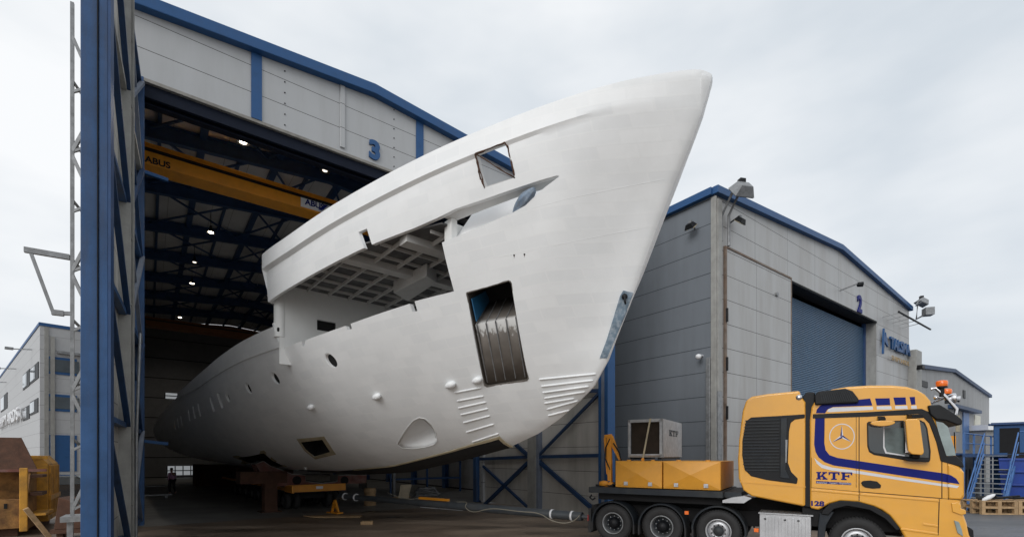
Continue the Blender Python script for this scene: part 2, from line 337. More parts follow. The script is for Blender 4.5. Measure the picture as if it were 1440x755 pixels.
# frames: rafter + columns, each one part
for k in range(8):
    y = .9+5.45*k; m_ = MB()
    for a, b in ((-.5, RG), (RG, TE-.25)): m_.ibeam((a, y, roofz(a)-.85), (b, y, roofz(b)-.85), .28, .72, .05)
    m_.build('rafter', 'rafter', hall)
    for x in (-.42, TE-.45): MB().ibeam((x, y, 0), (x, y, roofz(x)-1.1), .45, .3, .04, up=(1, 0, 0)).build('column', 'rafter', hall)
    if k < 7:
        for t0, t1 in ((.2, 5), (5, RG), (RG, 11), (11, 16)):
            MB().bar((t0, y, roofz(t0)-.75), (t1, y+5.45, roofz(t1)-.75), .09).bar((t1, y, roofz(t1)-.75), (t0, y+5.45, roofz(t0)-.75), .09).build('wind_brace', 'rafter', hall)
for i, t in enumerate([0.6+1.65*j for j in range(11)]):
    big = i % 2 == 1
    MB().bar((t, .3, roofz(t)-.52), (t, DP-.2, roofz(t)-.52), .3 if big else .14, .3 if big else .2).build('purlin', 'rafter', hall)

def lamp(px, py, dim=False, lab=''):
    z = 15.95; d = (z-CAMZ)*F/(HY-py); p = at(px, py, d)
    fr = Frame(p.x, p.y, .8, .6, 0); t = thing('ceiling_lamp', fr, lab, 'ceiling lamp', 'lamps under the roof of the open hall', (0, 0, z))
    MB().lathe([(.05, .45), (.08, .25), (.2, .1), (.24, 0)], (0, 0, 0), (0, 0, 1), 20).build('lamp_shade', 'black', t)
    MB().cyl((0, 0, .02), (0, 0, .05), .14 if not dim else .11, n=20).build('lens', 'lampdim' if dim else 'lampglow', t)
    MB().cyl((0, 0, .4), (0, 0, 1.35), .02, n=6).build('hanger', 'black', t)
    if not dim: bulb(t)
LIT = []
def bulb(t):
    l = bpy.data.lights.new('lamp_light', 'SPOT'); l.energy = 300; l.spot_size = R(150); l.spot_blend = .6; l.shadow_soft_size = .14; l.color = (1, .9, .76)
    o = bpy.data.objects.new('lamp_light', l); COL.objects.link(o); o.parent = t; o.location = (0, 0, -.03)
for px, py, dm, lb in ((342, 201, 0, 'largest and brightest hall lamp, above the yellow crane girder'), (457, 241, 1, 'hall lamp just right of the brightest one, glinting above the crane girder'),
        (296.5, 327.6, 0, 'hall lamp glowing below the middle of the crane girder'), (273.5, 369.5, 1, 'dim hall lamp directly below the one under the crane girder'), (270, 399, 0, 'bright hall lamp beneath the dim upper one, left of the raised bulwark end'),
        (253, 446.5, 0, 'hall lamp level with the white deckhouse opening, in the descending row'), (241, 479.6, 0, 'hall lamp over the second crane girder far inside'), (231, 492, 1, 'dim hall lamp between two bright ones deep inside'),
        (231.7, 503.5, 0, 'bright hall lamp low in the row deep inside'), (224.7, 522, 0, 'lowest hall lamp at the left, furthest inside'), (243, 534, 1, 'faint hall lamp just above the deck edge near the stern')):
    lamp(px, py, dm, lb)

# overhead cranes
def crane(y, z, lab, near=True):
    t = thing('overhead_crane', H3, lab, 'crane', None, (0, y, z))
    g = MB(); a, b = -.2, TE-.6
    g.box(a, b, -.35, .35, 0, .75); g.box(a, b, -.45, .45, .75, .79); g.box(a, b, -.45, .45, -.03, 0)
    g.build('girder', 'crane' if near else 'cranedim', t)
    MB().box(a, b, -.52, -.47, .52, .56).box(a, b, -.42, -.36, .50, .60).build('cable_track', 'black', t)
    for x in (a-.05, b+.05): MB().box(x-.2, x+.2, -1.3, 1.3, -.05, .5).build('end_carriage', 'black', t, bevel=.03)
    if near:
        x0, z1 = H3.side(423, 278, y-.37); x1, z0 = H3.side(464, 300, y-.37); x0 = x0; z0 -= z; z1 -= z
        lb = MB().box(x0, x1, -.375, -.355, .08, .52).build('maker_plate', 'label', t)
        text('lettering', 'ABUS', 'navy', lb, (x0+.62, -.38, .34), .36, depth=.008, bold=.012, sx=1.0)
        MB().prism([(x1-.55, .16), (x1-.25, .48), (x1-.08, .48), (x1-.38, .16)], -.386, -.376).prism([(x1-.3, .16), (x1-.16, .32), (x1-.06, .16)], -.386, -.376).build('maker_mark', 'navy', lb)
        MB().box(x0+.35, x0+.95, -.382, -.376, .11, .14).build('small_print', 'silver', lb)
        xs = H3.side(222, 228, y-.36)[0]
        text('lettering', 'ABUS', 'black', t, (xs, -.362, .16), .34, depth=.008, bold=.01)
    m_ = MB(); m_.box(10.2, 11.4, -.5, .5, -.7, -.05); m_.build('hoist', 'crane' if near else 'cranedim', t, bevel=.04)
    m_ = MB(); m_.cyl((10.8, 0, -.7), (10.8, 0, -1.5), .03, n=6); m_.box(10.6, 11.0, -.15, .15, -1.9, -1.5); m_.build('hook_block', 'black', t)
crane(3.6, 13.87, 'orange-yellow overhead crane girder with maker lettering just inside the big doorway')
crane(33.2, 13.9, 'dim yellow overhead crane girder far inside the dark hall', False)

# ================================================= DOOR LEAVES
LL = Frame(-12.5, 16.3, .549, -.836)
lf = thing('hall_door', LL, 'huge blue and grey steel framed door leaf seen edge-on at the left of the doorway', 'door', 'swung-out door leaves of hall 3')
MB().box(.1, 8.6, -.24, -.14, .25, 15.0).build('door_panel', 'leafpanel', lf)
MB().box(8.5, 8.82, -.235, .03, .1, 15.05).build('post', 'bluepost', lf, bevel=.012); MB().box(8.46, 8.86, .03, .16, .1, 15.05).build('post', 'bluepost', lf, bevel=.012)
MB().box(8.55, 8.875, .004, .016, .1, 15.0).build('post_seam', 'void', lf)
sm_ = MB()
for k in range(3):
    for j in range(14): pass
MB().box(8.44, 8.87, .16, .20, .1, 15.05).build('post_edge', 'rafter', lf)
MB().ibeam((4.4, -.02, .1), (4.4, -.02, 15), .3, .34, .03, up=(1, 0, 0)).build('post', 'greysteel', lf)
for k in range(9):
    MB().box(4.24, 4.56, -.18, .13, 1.1+1.75*k, 1.13+1.75*k).build('stiffener', 'greysteel', lf)
MB().box(4.22, 4.26, -.2, .17, .1, 15).build('post_flange', 'greysteel', lf)
MB().ibeam((.16, -.06, .1), (.16, -.06, 15), .3, .32, .03, up=(1, 0, 0)).build('post', 'bluepost', lf)
for k in range(6):
    z = .3+2.9*k
    MB().bar((.2, -.04, z), (8.5, -.04, z), .16, .12).build('rail', 'bluepost' if k != 4 else 'greysteel', lf)
    if k < 5:
        MB().bar((4.55, .06, z), (8.5, .06, z+2.9) if k % 2 else (8.5, .06, z+2.9), .12, .10).build('brace', 'darkblue', lf)
        MB().bar((4.2, .06, z), (.3, .06, z+2.9), .12, .1).bar((.3, .02, z), (4.2, .02, z+2.9), .1, .1).build('brace', 'darkblue' if k % 2 else 'steelblue', lf)
for z in (2.9, 11.9):
    MB().bar((.2, .1, z), (.2, .75, z-.08), .12, .1).build('latch_bar', 'blue', lf)
MB().tube([(4.2, .2, .1), (4.3, .22, 3), (3.6, .24, 5.8)], .035).build('lock_rod', 'galv', lf)

RL = Frame(-1.76, 25.0, .6, -.8)
rf = thing('hall_door', RL, 'cream panelled door leaf with blue bracing standing open beneath the bow', 'door', 'swung-out door leaves of hall 3')
MB().box(.1, 8.7, .02, .14, .12, 15.0).build('door_panel', 'leafpanel', rf)
MB().box(-.15, .12, -.2, .16, .05, 15.05).build('post', 'bluepost', rf, bevel=.01)
m0 = RL.side(743, 640, -.2)[0]; m1 = RL.side(757, 640, -.2)[0]
MB().box(m0, m1-.12, -.25, .02, .05, 15).build('post', 'greysteel', rf); MB().box(m1-.12, m1, -.22, .02, .05, 15).build('post_flange', 'steelblue', rf)
e0 = RL.side(844, 640, -.1)[0]
MB().box(e0, e0+.1, -.2, .1, .05, 15.05).box(e0+.3, e0+.46, -.2, .2, .05, 15.05).build('post_edge', 'blue', rf); MB().box(e0+.1, e0+.3, -.16, .16, .05, 15.05).build('post', 'steelblue', rf)
def rp(px, py): x, z = RL.side(px, py, -.12); return (x, -.1, z)
for a, b, ww in (((675, 645), (744, 642), .14), ((757, 642), (845, 640), .14), ((757, 551), (845, 549), .14), ((678, 712), (742, 650), .16), ((679, 655), (745, 716), .1), ((757, 648), (834, 716), .17), ((722, 622), (744, 642), .16), ((757, 640), (843, 552), .1)):
    MB().bar(rp(*a), rp(*b), ww, .1, up=(0, 1, 0)).build('brace', 'darkblue', rf)
for z in (7.6, 10.6, 13.6, 14.9):
    MB().bar((.1, -.1, z), (e0, -.1, z), .14, .1).build('brace', 'darkblue', rf)
MB().bar((m0, -.1, 4.9), (.1, -.1, 7.6), .12).bar((m1, -.1, 7.6), (e0, -.1, 10.6), .12).build('brace', 'darkblue', rf)

# ================================================= LATTICE MAST + ARM beside the left leaf
p = at(106, 700, 12.6); LM = Frame(p.x, p.y, .836, .549)
lm = thing('lattice_mast', LM, 'galvanised lattice mast with a swing arm, standing against the sky behind the blue door post', 'mast')
zt = CAMZ+(HY-6)/F*12.6
for x, y in ((-.06, 0), (.16, .05), (.5, -.1)): MB().bar((x, y, .85), (x, y, zt), .075).build('mast_leg', 'galv', lm)
k = 0; z = 1.0
while z < zt-1:
    MB().bar((-.06, 0, z), (.5, -.1, z+.35), .06).bar((.2, .25, z), (-.06, 0, z+.3), .05).bar((-.06, 0, z+1.45) if k % 2 else (-.06, 0, z), (.5, -.1, z) if k % 2 else (.5, -.1, z+1.45), .075).build('lacing', 'galv', lm)
    z += 1.55; k += 1
a0 = LM.side(98, 362, 0); a1 = LM.side(34, 351, 0); a2 = LM.side(75, 440, 0); a3 = LM.side(100, 441, 0)
MB().bar((a0[0], 0, a0[1]), (a1[0], 0, a1[1]), .10, .13).bar((a1[0]+.12, 0, a1[1]-.05), (a2[0], 0, a2[1]), .07).bar((a2[0], 0, a2[1]), (a3[0], 0, a3[1]), .09).box(a2[0]-.03, a2[0]+.2, -.06, .06, a2[1]-.05, a2[1]+.08).build('swing_arm', 'galv', lm)
MB().box(-.25, .6, -.3, .4, .72, .86).bar((-.1, 0, 0), (-.1, 0, .75), .12).bar((.5, 0, 0), (.5, 0, .75), .12).build('foot', 'galv', lm)
# rusty counterweight below it
p = gnd(104, 757); CW = Frame(p.x, p.y, .92, .39)
cw = thing('counterweight_block', CW, 'brown rusty sloping ballast block at the foot of the lattice mast', 'ballast')
MB().prism([(-.42, .3), (.62, .3), (.62, .85), (-.32, 1.22)], -.1, .7).build('block', 'rust', cw, bevel=.02)
MB().box(-.5, .7, -.12, .75, .18, .30).box(-.4, -.25, 0, .15, 0, .2).box(.4, .55, 0, .15, 0, .2).box(-.4, -.25, .5, .65, 0, .2).build('skid', 'rust', cw)

# ================================================= HALL 2
H2 = Frame(8.17, 19.5, .8, .6); W2 = 25.5
h2 = thing('shipyard_hall', H2, 'weathered grey panelled hall marked 2 with a closed blue roller shutter, right of the bow', 'hall')
def rz2(x): return 13.22+.076*x if x < 12.74 else 13.22+.076*12.74-.0825*(x-12.74)
dx0, dx1, dz = 6.75, 18.75, 10.92
w = MB()
w.prism([(0, dz), (W2, dz), (W2, rz2(W2)-.25), (12.74, rz2(12.74)-.25), (0, rz2(0)-.25)], 0, .14)
w.box(0, dx0, 0, .14, 0, dz); w.box(dx1, W2, 0, .14, 0, dz); w.build('front_wall', 'panel2', h2)
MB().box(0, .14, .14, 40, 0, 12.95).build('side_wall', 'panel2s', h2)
w = MB(); w.box(W2-.14, W2, .14, 40, 0, rz2(W2)-.25); w.box(.14, W2-.14, 39.8, 40, 0, 12.8); w.build('rear_wall', 'farpanel', h2)
w = MB()
for a, b in ((-.12, 12.74), (12.74, W2+.12)):
    za, zb = rz2(a), rz2(b)
    w.hexa([(a, -.22, za-.3), (b, -.22, zb-.3), (b, .03, zb-.3), (a, .03, za-.3)], [(a, -.22, za), (b, -.22, zb), (b, .03, zb), (a, .03, za)])
w.hexa([(-.22, .03, 12.9), (.05, .03, 12.9), (.05, 40, 12.9), (-.22, 40, 12.9)], [(-.22, .03, 13.2), (.05, .03, 13.2), (.05, 40, 13.2), (-.22, 40, 13.2)])
w.build('roof_trim', 'blue', h2, bevel=.015)
w = MB()
for a, b in ((0.06, 12.74), (12.74, W2)):
    w.hexa([(a, .04, rz2(a)-.25), (b, .04, rz2(b)-.25), (b, 40, rz2(b)-.25), (a, 40, rz2(a)-.25)], [(a, .04, rz2(a)-.1), (b, .04, rz2(b)-.1), (b, 40, rz2(b)-.1), (a, 40, rz2(a)-.1)])
w.build('roof', 'greysteel', h2)
# door reveal, shutter
MB().box(dx1-.02, dx1+.02, .0, .7, 0, dz).build('door_jamb', 'greysteel', h2); MB().box(dx0-.02, dx0+.02, .14, .75, 0, dz).build('door_jamb', 'greysteel', h2)
MB().box(dx0+.02, dx1-.02, .10, .74, dz-.02, dz+.3).box(dx0, dx1, -.03, .0, dz-.06, dz+.03).build('door_head', 'void', h2)
s_ = MB(); vs = []; fs = []; n = 110; hz = (dz-.3)/n
prof = []
for i in range(n):
    prof += [(0, i*hz), (.035, i*hz+.25*hz), (.035, i*hz+.7*hz), (0, i*hz+.96*hz)]
for y_, z_ in prof: vs += [(dx0+.02, .66-y_, z_), (dx1-.25, .66-y_, z_)]
for i in range(len(prof)-1): fs.append((2*i, 2*i+1, 2*i+3, 2*i+2))
s_.add(vs, fs).build('roller_shutter', 'shutter', h2)
MB().box(dx1-.25, dx1-.03, .55, .72, 0, dz-.02).build('shutter_guide', 'rafter', h2)
MB().box(.78, 6.62, -.07, -.002, .1, 10.98).build('sliding_panel', 'panel2', h2, label='proud hinged wall panel left of the shutter')
MB().box(.66, .77, -.10, -.001, .1, 11.02).box(.77, 6.66, -.10, -.071, 10.95, 11.03).box(6.62, 6.68, -.09, -.001, .1, 11).build('panel_frame', mat('rusty_frame', (.16, .11, .08), .7, var=.3, dirt=(.3, .3, .28), dirt_amt=.6), h2)
for z in (3.9, 5.9, 7.9): MB().cyl((.7, -.14, z), (.7, -.14, z+.55), .05, n=8).build('hinge', 'black', h2)
MB().cyl((5.1, -.1, 9.9), (5.1, -.16, 9.9), .1, n=10).build('vent_cap', 'galv', h2)
MB().box(.02, .34, -.14, -.005, 5, 12.75).box(-.06, .0, -.1, .14, 0, 12.85).build('downpipe', 'greysteel', h2, bevel=.02)
MB().box(-.13, .0, .14, .32, 0, 6.4).box(.0, .3, -.16, -.01, 0, 5.0).build('downpipe', 'galv', h2, bevel=.02)
x2, z2 = H2.side(1208, 429)
text('hall_number', '2', 'navy', h2, (x2, -.04, z2), 1.35, bold=.05, depth=.06)
# sign
sx, sz = H2.side(1259, 487)
sg = thing('company_sign', H2, 'blue raised letters with gold smaller letters below, beside the shutter of hall 2', 'sign', None, (sx, -.12, sz))
x0 = H2.side(1245, 487)[0]-sx; x1 = H2.side(1278, 487)[0]-sx
text('lettering', 'TALSMA', 'blue', sg, ((x0+x1)/2, -.02, -.02), 1.05, depth=.12, bold=.03, sx=(x1-x0)/4.6)
text('small_lettering', 'SHIPYARDS', mat('gold_letters', (.35, .24, .11), .5), sg, ((x0+x1)/2+.1, -.02, -.95), .46, depth=.03, bold=.0, sx=(x1-x0)/3.6, space=1.2)
MB().prism([(x0-1.0, -.9), (x0-.85, -.9), (x0-.7, .75), (x0-.85, .75)], -.06, .04).prism([(x0-.8, -.05), (x0-.05, -.35), (x0-.12, -.15), (x0-.5, .55)], -.06, .04).build('emblem', 'blue', sg)
for k in range(5): MB().bar((x0-.7+k*1.05, .1, 1.5), (x0-.6+k*1.05, -.8, 1.62), .04).build('lamp_arm', 'galv', sg)
MB().cyl((x0-.9, -.82, 1.62), (x1+1.2, -.82, 1.62), .06, n=8).build('lamp_bar', 'black', sg)

def floodlight(fr, lab, off, tilt, big=True, post=True, yaw=0):
    t = thing('floodlight', fr, lab, 'floodlight', 'floodlights on the halls' if False else None, off); t.rotation_euler = (0, 0, fr.ang+yaw)
    s = 1.0 if big else .5; c, q = math.cos(tilt), math.sin(tilt)
    def P(x, y, z): return (x*s, (y*c-z*q)*s, (y*q+z*c)*s)
    hb = [P(-.42, -.35, -.05), P(.42, -.35, -.05), P(.42, .35, -.05), P(-.42, .35, -.05)]; ht = [P(-.25, -.2, .3), P(.25, -.2, .3), P(.25, .2, .3), P(-.25, .2, .3)]
    MB().hexa(hb, ht).build('housing', 'galv' if big else 'black', t, bevel=.01)
    MB().hexa([P(-.39, -.32, -.08), P(.39, -.32, -.08), P(.39, .32, -.08), P(-.39, .32, -.08)], [P(-.39, -.32, -.05), P(.39, -.32, -.05), P(.39, .32, -.05), P(-.39, .32, -.05)]).build('lens', mat('floodlight_lens', (.12, .12, .115), .2, var=.2) if big else 'officeglass', t)
    if not big:
        for k in range(3): MB().hexa([P(-.43+.29*k, -.36, -.1), P(-.38+.29*k, -.36, -.1), P(-.38+.29*k, .36, -.1), P(-.43+.29*k, .36, -.1)], [P(-.43+.29*k, -.36, -.06), P(-.38+.29*k, -.36, -.06), P(-.38+.29*k, .36, -.06), P(-.43+.29*k, .36, -.06)]).build('rib', 'cream', t)
    MB().box(-.12*s, .12*s, -.1*s, .1*s, .28*s, .5*s).build('gear_box', 'black' if big else 'galv', t)
    return t
x, z = H2.side(1043, 270, -.9)
t = floodlight(H2, 'large square floodlight on twin pipe brackets at the near corner of hall 2', (x, -.9, z), R(50), yaw=R(-25)); 
MB().tube([(-.3, .85, -1.6), (-.3, .85, -.6), (-.2, .3, .1)], .06).build('bracket', 'galv', t); MB().tube([(.05, .85, -1.75), (.05, .85, -.5), (.1, .3, .1)], .06).build('bracket', 'galv', t)
x, z = H2.side(1294, 425, -.6)
t = floodlight(H2, 'floodlight on a pipe arm jutting from the far right eave of hall 2', (x+.3, -.6, z), R(35), yaw=R(35))
MB().tube([(-1.6, .55, -.3), (-.6, .55, -.3), (-.5, .4, 0), (-.2, 0, .2)], .05).tube([(-1.6, .6, -1.3), (-.75, .6, -1.3), (-.7, .5, -.2)], .05).build('bracket', 'galv', t)
MB().box(-2.1, -1.5, .1, .6, -1.35, -.85).build('junction_box', 'galv', t)
x, z = H2.side(1041, 312, -.35); t = floodlight(H2, 'small black work light with pale ribs under the big corner floodlight', (x, -.35, z), R(40), big=False)
MB().bar((-.3, .33, -.05), (-.1, 0, .2), .05).build('bracket', 'black', t)
y, z = H2.front(971, 319, -.35); t = floodlight(Frame(*H2.wor((-.35, y, 0)).xy, -.6, .8), 'small black work light alone on the shaded side wall of hall 2', (0, 0, z), R(-40), big=False)
MB().bar((0, -.34, 0), (0, 0, .2), .05).build('bracket', 'galv', t)
def camera_unit(fr, off, lab, d=(0, -1)):
    t = thing('security_camera', fr, lab, 'security camera', None, off)
    MB().cyl((0, 0, 0), (d[0]*.25, d[1]*.25, 0), .04, n=8).build('mount', 'label', t); MB().lathe([(0, -.1), (.08, -.09), (.12, 0), (.1, .08), (0, .12)], (d[0]*.3, d[1]*.3, -.08), (0, 0, 1), 14).build('dome', 'label', t)
y, z = H2.front(988, 500, 0); camera_unit(H2, (0, y, z), 'small white dome camera low on the shaded side wall of hall 2', (-1, 0))
x, z = H2.side(1181, 411, 0); t = thing('wall_lamp', H2, 'grey wall fitting on a short arm above the shutter, left of the number 2', 'wall fitting', None, (x, 0, z))
MB().bar((0, 0, .1), (0, -.9, .25), .06).build('arm', 'galv', t); MB().lathe([(0, 0), (.12, .05), (.14, .3), (0, .35)], (0, -.8, .2), (.6, -.8, 0), 12).build('lamp_head', 'black', t)
x, z = H2.side(1278, 520, 0); t = thing('wall_lamp', H2, 'dark wall fitting at the right edge of hall 2 below the company sign', 'wall fitting', None, (x, 0, z))
MB().box(-.2, .2, -.5, 0, -.1, .1).build('arm', 'black', t); MB().box(-.15, .5, -.8, -.3, .0, .25).build('lamp_head', 'black', t, bevel=.03)

# ================================================= FAR HALL
FH = Frame(30.0, 36.0, .8, .6)
fx = [FH.side(*p) for p in ((1286, 512), (1340, 519), (1391, 555))]
x0, xr, x1 = fx[0][0], fx[1][0], fx[2][0]; z0, zr, z1 = fx[0][1], fx[1][1], fx[2][1]
fh = thing('distant_hall', FH, 'lower grey panelled hall with a blue roof edge, seen behind the truck cab', 'hall')
MB().prism([(x0-2, 0), (x1, 0), (x1, z1-.2), (xr, zr-.2), (x0-2, z0-.3)], 0, .2).build('front_wall', 'farpanel', fh)
MB().box(x1-.2, x1, .2, 25, 0, z1-.3).box(x0-2, x0-1.8, .2, 25, 0, z0-.4).box(x0-2, x1, 25, 25.2, 0, z1-.5).build('rear_wall', 'farpanel', fh)
w = MB()
for (a, za), (b, zb) in (((x0-2, z0-.12), (xr, zr)), ((xr, zr), (x1+.2, z1))):
    w.hexa([(a, -.2, za-.3), (b, -.2, zb-.3), (b, 25, zb-.3), (a, 25, za-.3)], [(a, -.2, za), (b, -.2, zb), (b, 25, zb), (a, 25, za)])
w.build('roof', 'darkblue', fh)
def fpan(px0, px1, py0, py1, name, m, y=-.03, t=.03):
    a, zz1 = FH.side(px0, py0, y); b, zz0 = FH.side(px1, py1, y)
    return MB().box(a, b, y, y+t, max(zz0, 0), zz1).build(name, m, fh)
d_ = fpan(1355, 1363, 579, 632, 'door', 'railblue', -.08, .08)
fpan(1371, 1379, 583, 612, 'window', mat('cream_blind', (.5, .49, .42), .6), -.07, .07); fpan(1345, 1350, 583, 607, 'window', 'cream', -.05, .05)
fpan(1296, 1305, 534, 545, 'vent', 'black', -.06, .06); fpan(1355, 1358, 548, 560, 'vent', 'black', -.06, .06)
a, zz = FH.side(1346, 570, -.6); b, zb = FH.side(1381, 577, -.6)
MB().box(a, b, -.6, 0, zb-.3, zb).build('canopy', 'darkblue', fh)
x, z = FH.side(1284, 575, -.3); MB().box(x-.4, x+.9, -.6, -.02, 0, z+4.2).build('annex', 'greysteel', fh, bevel=.05)
# low flat building at the right edge
LB = Frame(46, 45, 1, .05)
lb = thing('low_building', LB, 'low building with a white flat roof edge behind the blue stairs', 'building')
z = CAMZ+(HY-597)/F*45
MB().box(-2, 30, 0, 10, 0, z-.5).build('wall', 'farpanel', lb); MB().box(-2.2, 30, -.4, 10, z-.5, z).build('roof', 'label', lb); MB().box(-2.2, 30, -.42, -.4, z-.12, z+.06).build('roof_trim', 'darkblue', lb)

# ================================================= OFFICE
OF = Frame(*at(56, 641, 38).xy, .647, .763)
of = thing('office_building', OF, 'three storey grey office with blue window bands, at the far left', 'building')
zt = OF.side(56, 453)[1]
MB().box(0, 5.2, 0, 55, 0, zt-.25).build('wall', 'office', of)
MB().box(-.06, 5.26, -.06, 55, zt-.25, zt).build('roof_trim', 'blue', of)
def opan(f, px0, px1, py0, py1, name, m, th=.05, par=None):
    if f == 's':
        a, t1 = OF.side(px0, py0, -th); b, _ = OF.side(px1, py0, -th); _, t0 = OF.side(px0, py1, -th); return MB().box(a, b, -th, -.002, max(t0, 0), t1).build(name, m, par or of), (a, b, t0, t1)
    a, t1 = OF.front(px1, py0, -th); b, _ = OF.front(px0, py0, -th); _, t0 = OF.front(px1, py1, -th)
    return MB().box(-th, -.002, a, b, max(t0, 0), t1).build(name, m, par or of), (a, b, t0, t1)
for py0, py1 in ((500, 524.5), (553, 577)):
    fr_, (a, b, t0, t1) = opan('s', 64, 108, py0, py1, 'window_band', 'blue', .06)
    for k in range(2):
        x = a+.2+k*2.0; MB().box(x, x+(1.8 if k == 0 else 1.2), -.085, -.06, t0+.2, t1-.2).build('pane', 'officeglass', fr_)
opan('s', 69.5, 108, 611, 663, 'door', 'blue', .06)
MB().box(.6, .85, -.15, 0, 0, zt-1).build('downpipe', 'greysteel', of); MB().box(.25, .5, -.1, 0, 0, zt-.3).build('corner_trim', 'greysteel', of)
MB().box(1.0, 5.2, -.3, -.02, zt-2.3, zt-2.1).build('cable_tray', 'galv', of)
for px0, px1, a, b in ((32, 41.5, 518, 541), (42.5, 53.5, 508, 531), (32, 41, 569, 588), (42, 53, 559, 579), (1, 10, 551, 573)):
    g, (ya, yb, t0, t1) = opan('f', px0, px1, a, b, 'window', 'black', .05)
    ym = (ya+yb)/2; MB().box(-.075, -.05, ym-.6, ym, t0+.15, t1-.1).box(-.075, -.05, ym+.15, yb-.15, t0+.15, t1-.1).build('pane', 'officeglass', g)
for px, py in ((36, 492), (15, 519), (2, 538)):
    y, z = OF.front(px, py, -.4); MB().bar((0, y, z+.1), (-1.3, y+.3, z), .08).box(-1.6, -1.1, y+.1, y+.6, z-.05, z+.12).build('wall_lamp', 'galv', of)
yb, z = OF.front(27, 592, -.2); ya = OF.front(0, 610, -.2)[0]
z1 = OF.front(27, 602, -.2)[1]; 
text('lettering', 'SHIPYARDS', 'label', of, (-.25, 12.3, 6.4), 1.7, xdir=(0, -1, 0), depth=.2, bold=.02, sx=2.4, space=1.3, align='RIGHT')
# ================================================= SHIP
SH = Frame(3.17, 7.68, .643, -.766)
STEM_PX = [(1001.5, 106), (1001, 114), (996, 132), (988, 155), (971.5, 201), (949, 254), (928.5, 307.6), (906, 369), (891.6, 411), (868, 470), (856, 504), (844, 526), (835, 543), (811.6, 566.6), (785, 590), (756, 610), (719.8, 627)]
stem = [(-SH.side(*p)[0], SH.side(*p)[1]) for p in STEM_PX]          # (a, z), a = metres aft of the tip
def lerp(tab, x):
    if x <= tab[0][0]: return tab[0][1]
    for (x0, y0), (x1, y1) in zip(tab, tab[1:]):
        if x <= x1: return y0+(y1-y0)*(x-x0)/(x1-x0)
    return tab[-1][1]
def smooth(tab, x):
    """monotone cubic through the table"""
    n = len(tab)
    if x <= tab[0][0]: return tab[0][1]
    if x >= tab[-1][0]: return tab[-1][1]
    i = max(j for j in range(n-1) if tab[j][0] <= x)
    d = [(tab[j+1][1]-tab[j][1])/(tab[j+1][0]-tab[j][0]) for j in range(n-1)]
    def m(j):
        if j == 0: return d[0]
        if j == n-1: return d[-1]
        return 0 if d[j-1]*d[j] <= 0 else 2*d[j-1]*d[j]/(d[j-1]+d[j])
    x0, y0 = tab[i]; x1, y1 = tab[i+1]; h = x1-x0; t = (x-x0)/h
    return y0*(2*t**3-3*t**2+1)+y1*(-2*t**3+3*t**2)+h*m(i)*(t**3-2*t**2+t)+h*m(i+1)*(t**3-t**2)
a_f, z_f = stem[-1]
KN = .42
KEEL = [(0, 8.40)]+[(a, z) for a, z in stem if a > .02 and z < 8.0]+[(a_f+2.0, z_f-.32), (a_f+5, z_f-.72), (a_f+9, 1.72), (30, 1.7), (40, 1.95), (48.5, 2.45)]
HALF = [(0, .0), (.02, .07), (.1, .19), (.31, .41), (.72, .81), (1.3, 1.30), (2.2, 1.92), (4.05, 2.81), (6.15, 3.59), (8.0, 4.05), (9.62, 4.34), (13, 4.5), (25, 4.5), (40, 4.45), (48.5, 4.3)]
TOP = [(0, 8.46), (.12, 8.50), (.72, 8.44), (2.2, 8.2), (4.05, 8.0), (6.15, 7.75), (9.62, 7.5), (48.5, 7.1)]
LOW = [(8.0, 5.69), (9.6, 5.69), (15, 5.66), (25, 5.66), (27.5, 5.5), (33, 5.4), (40, 5.15), (48.5, 4.75)]
QEX = [(0, 1.05), (3, 1.25), (6, 1.6), (9, 2.2), (13, 3.2), (18, 4.5), (26, 6), (40, 6), (48.5, 5.5)]
KN = .42
def zk(a): return lerp(KEEL, a)
def ztv(a): return smooth(TOP, a)
def kn(a): return ztv(a)-KN
STEMZ = [(z, a) for a, z in reversed(KEEL) if a <= a_f+.01]
def a_s(z): return lerp(STEMZ, z)
def hb(a, z):
    k = zk(a); c = kn(a); B = smooth(HALF, a)
    d = a-(a_s(z) if z > z_f else 99)
    fk = .975+.025*max(0, min(1, (a-9.6)/5))
    if z > c: m = B*(fk+(1-fk)*min(1, (z-c)/.05))
    elif z <= k or k >= c: m = 0.0
    else:
        v = min(1, (z-k)/(c-k)); q = smooth(QEX, a)
        m = B*(1-(1-v)**q)**(.62+(.16 if a < 10 else .16*max(0, (18-a)/8)))*fk
    if z <= z_f: return m
    w = max(0, min(1, d/1.3)); w = w*w*(3-2*w)
    if w >= 1: return m
    if d <= 0: return 0.0
    n_ = smooth(HALF, d)*(.5+.5*(z-z_f)/(8.1-z_f) if z < 8.1 else 1)
    return n_*(1-w)+m*w
BAND = 9.62; A_END = 48.0
def ztop(a): return ztv(a) if a <= BAND else smooth(LOW, a)
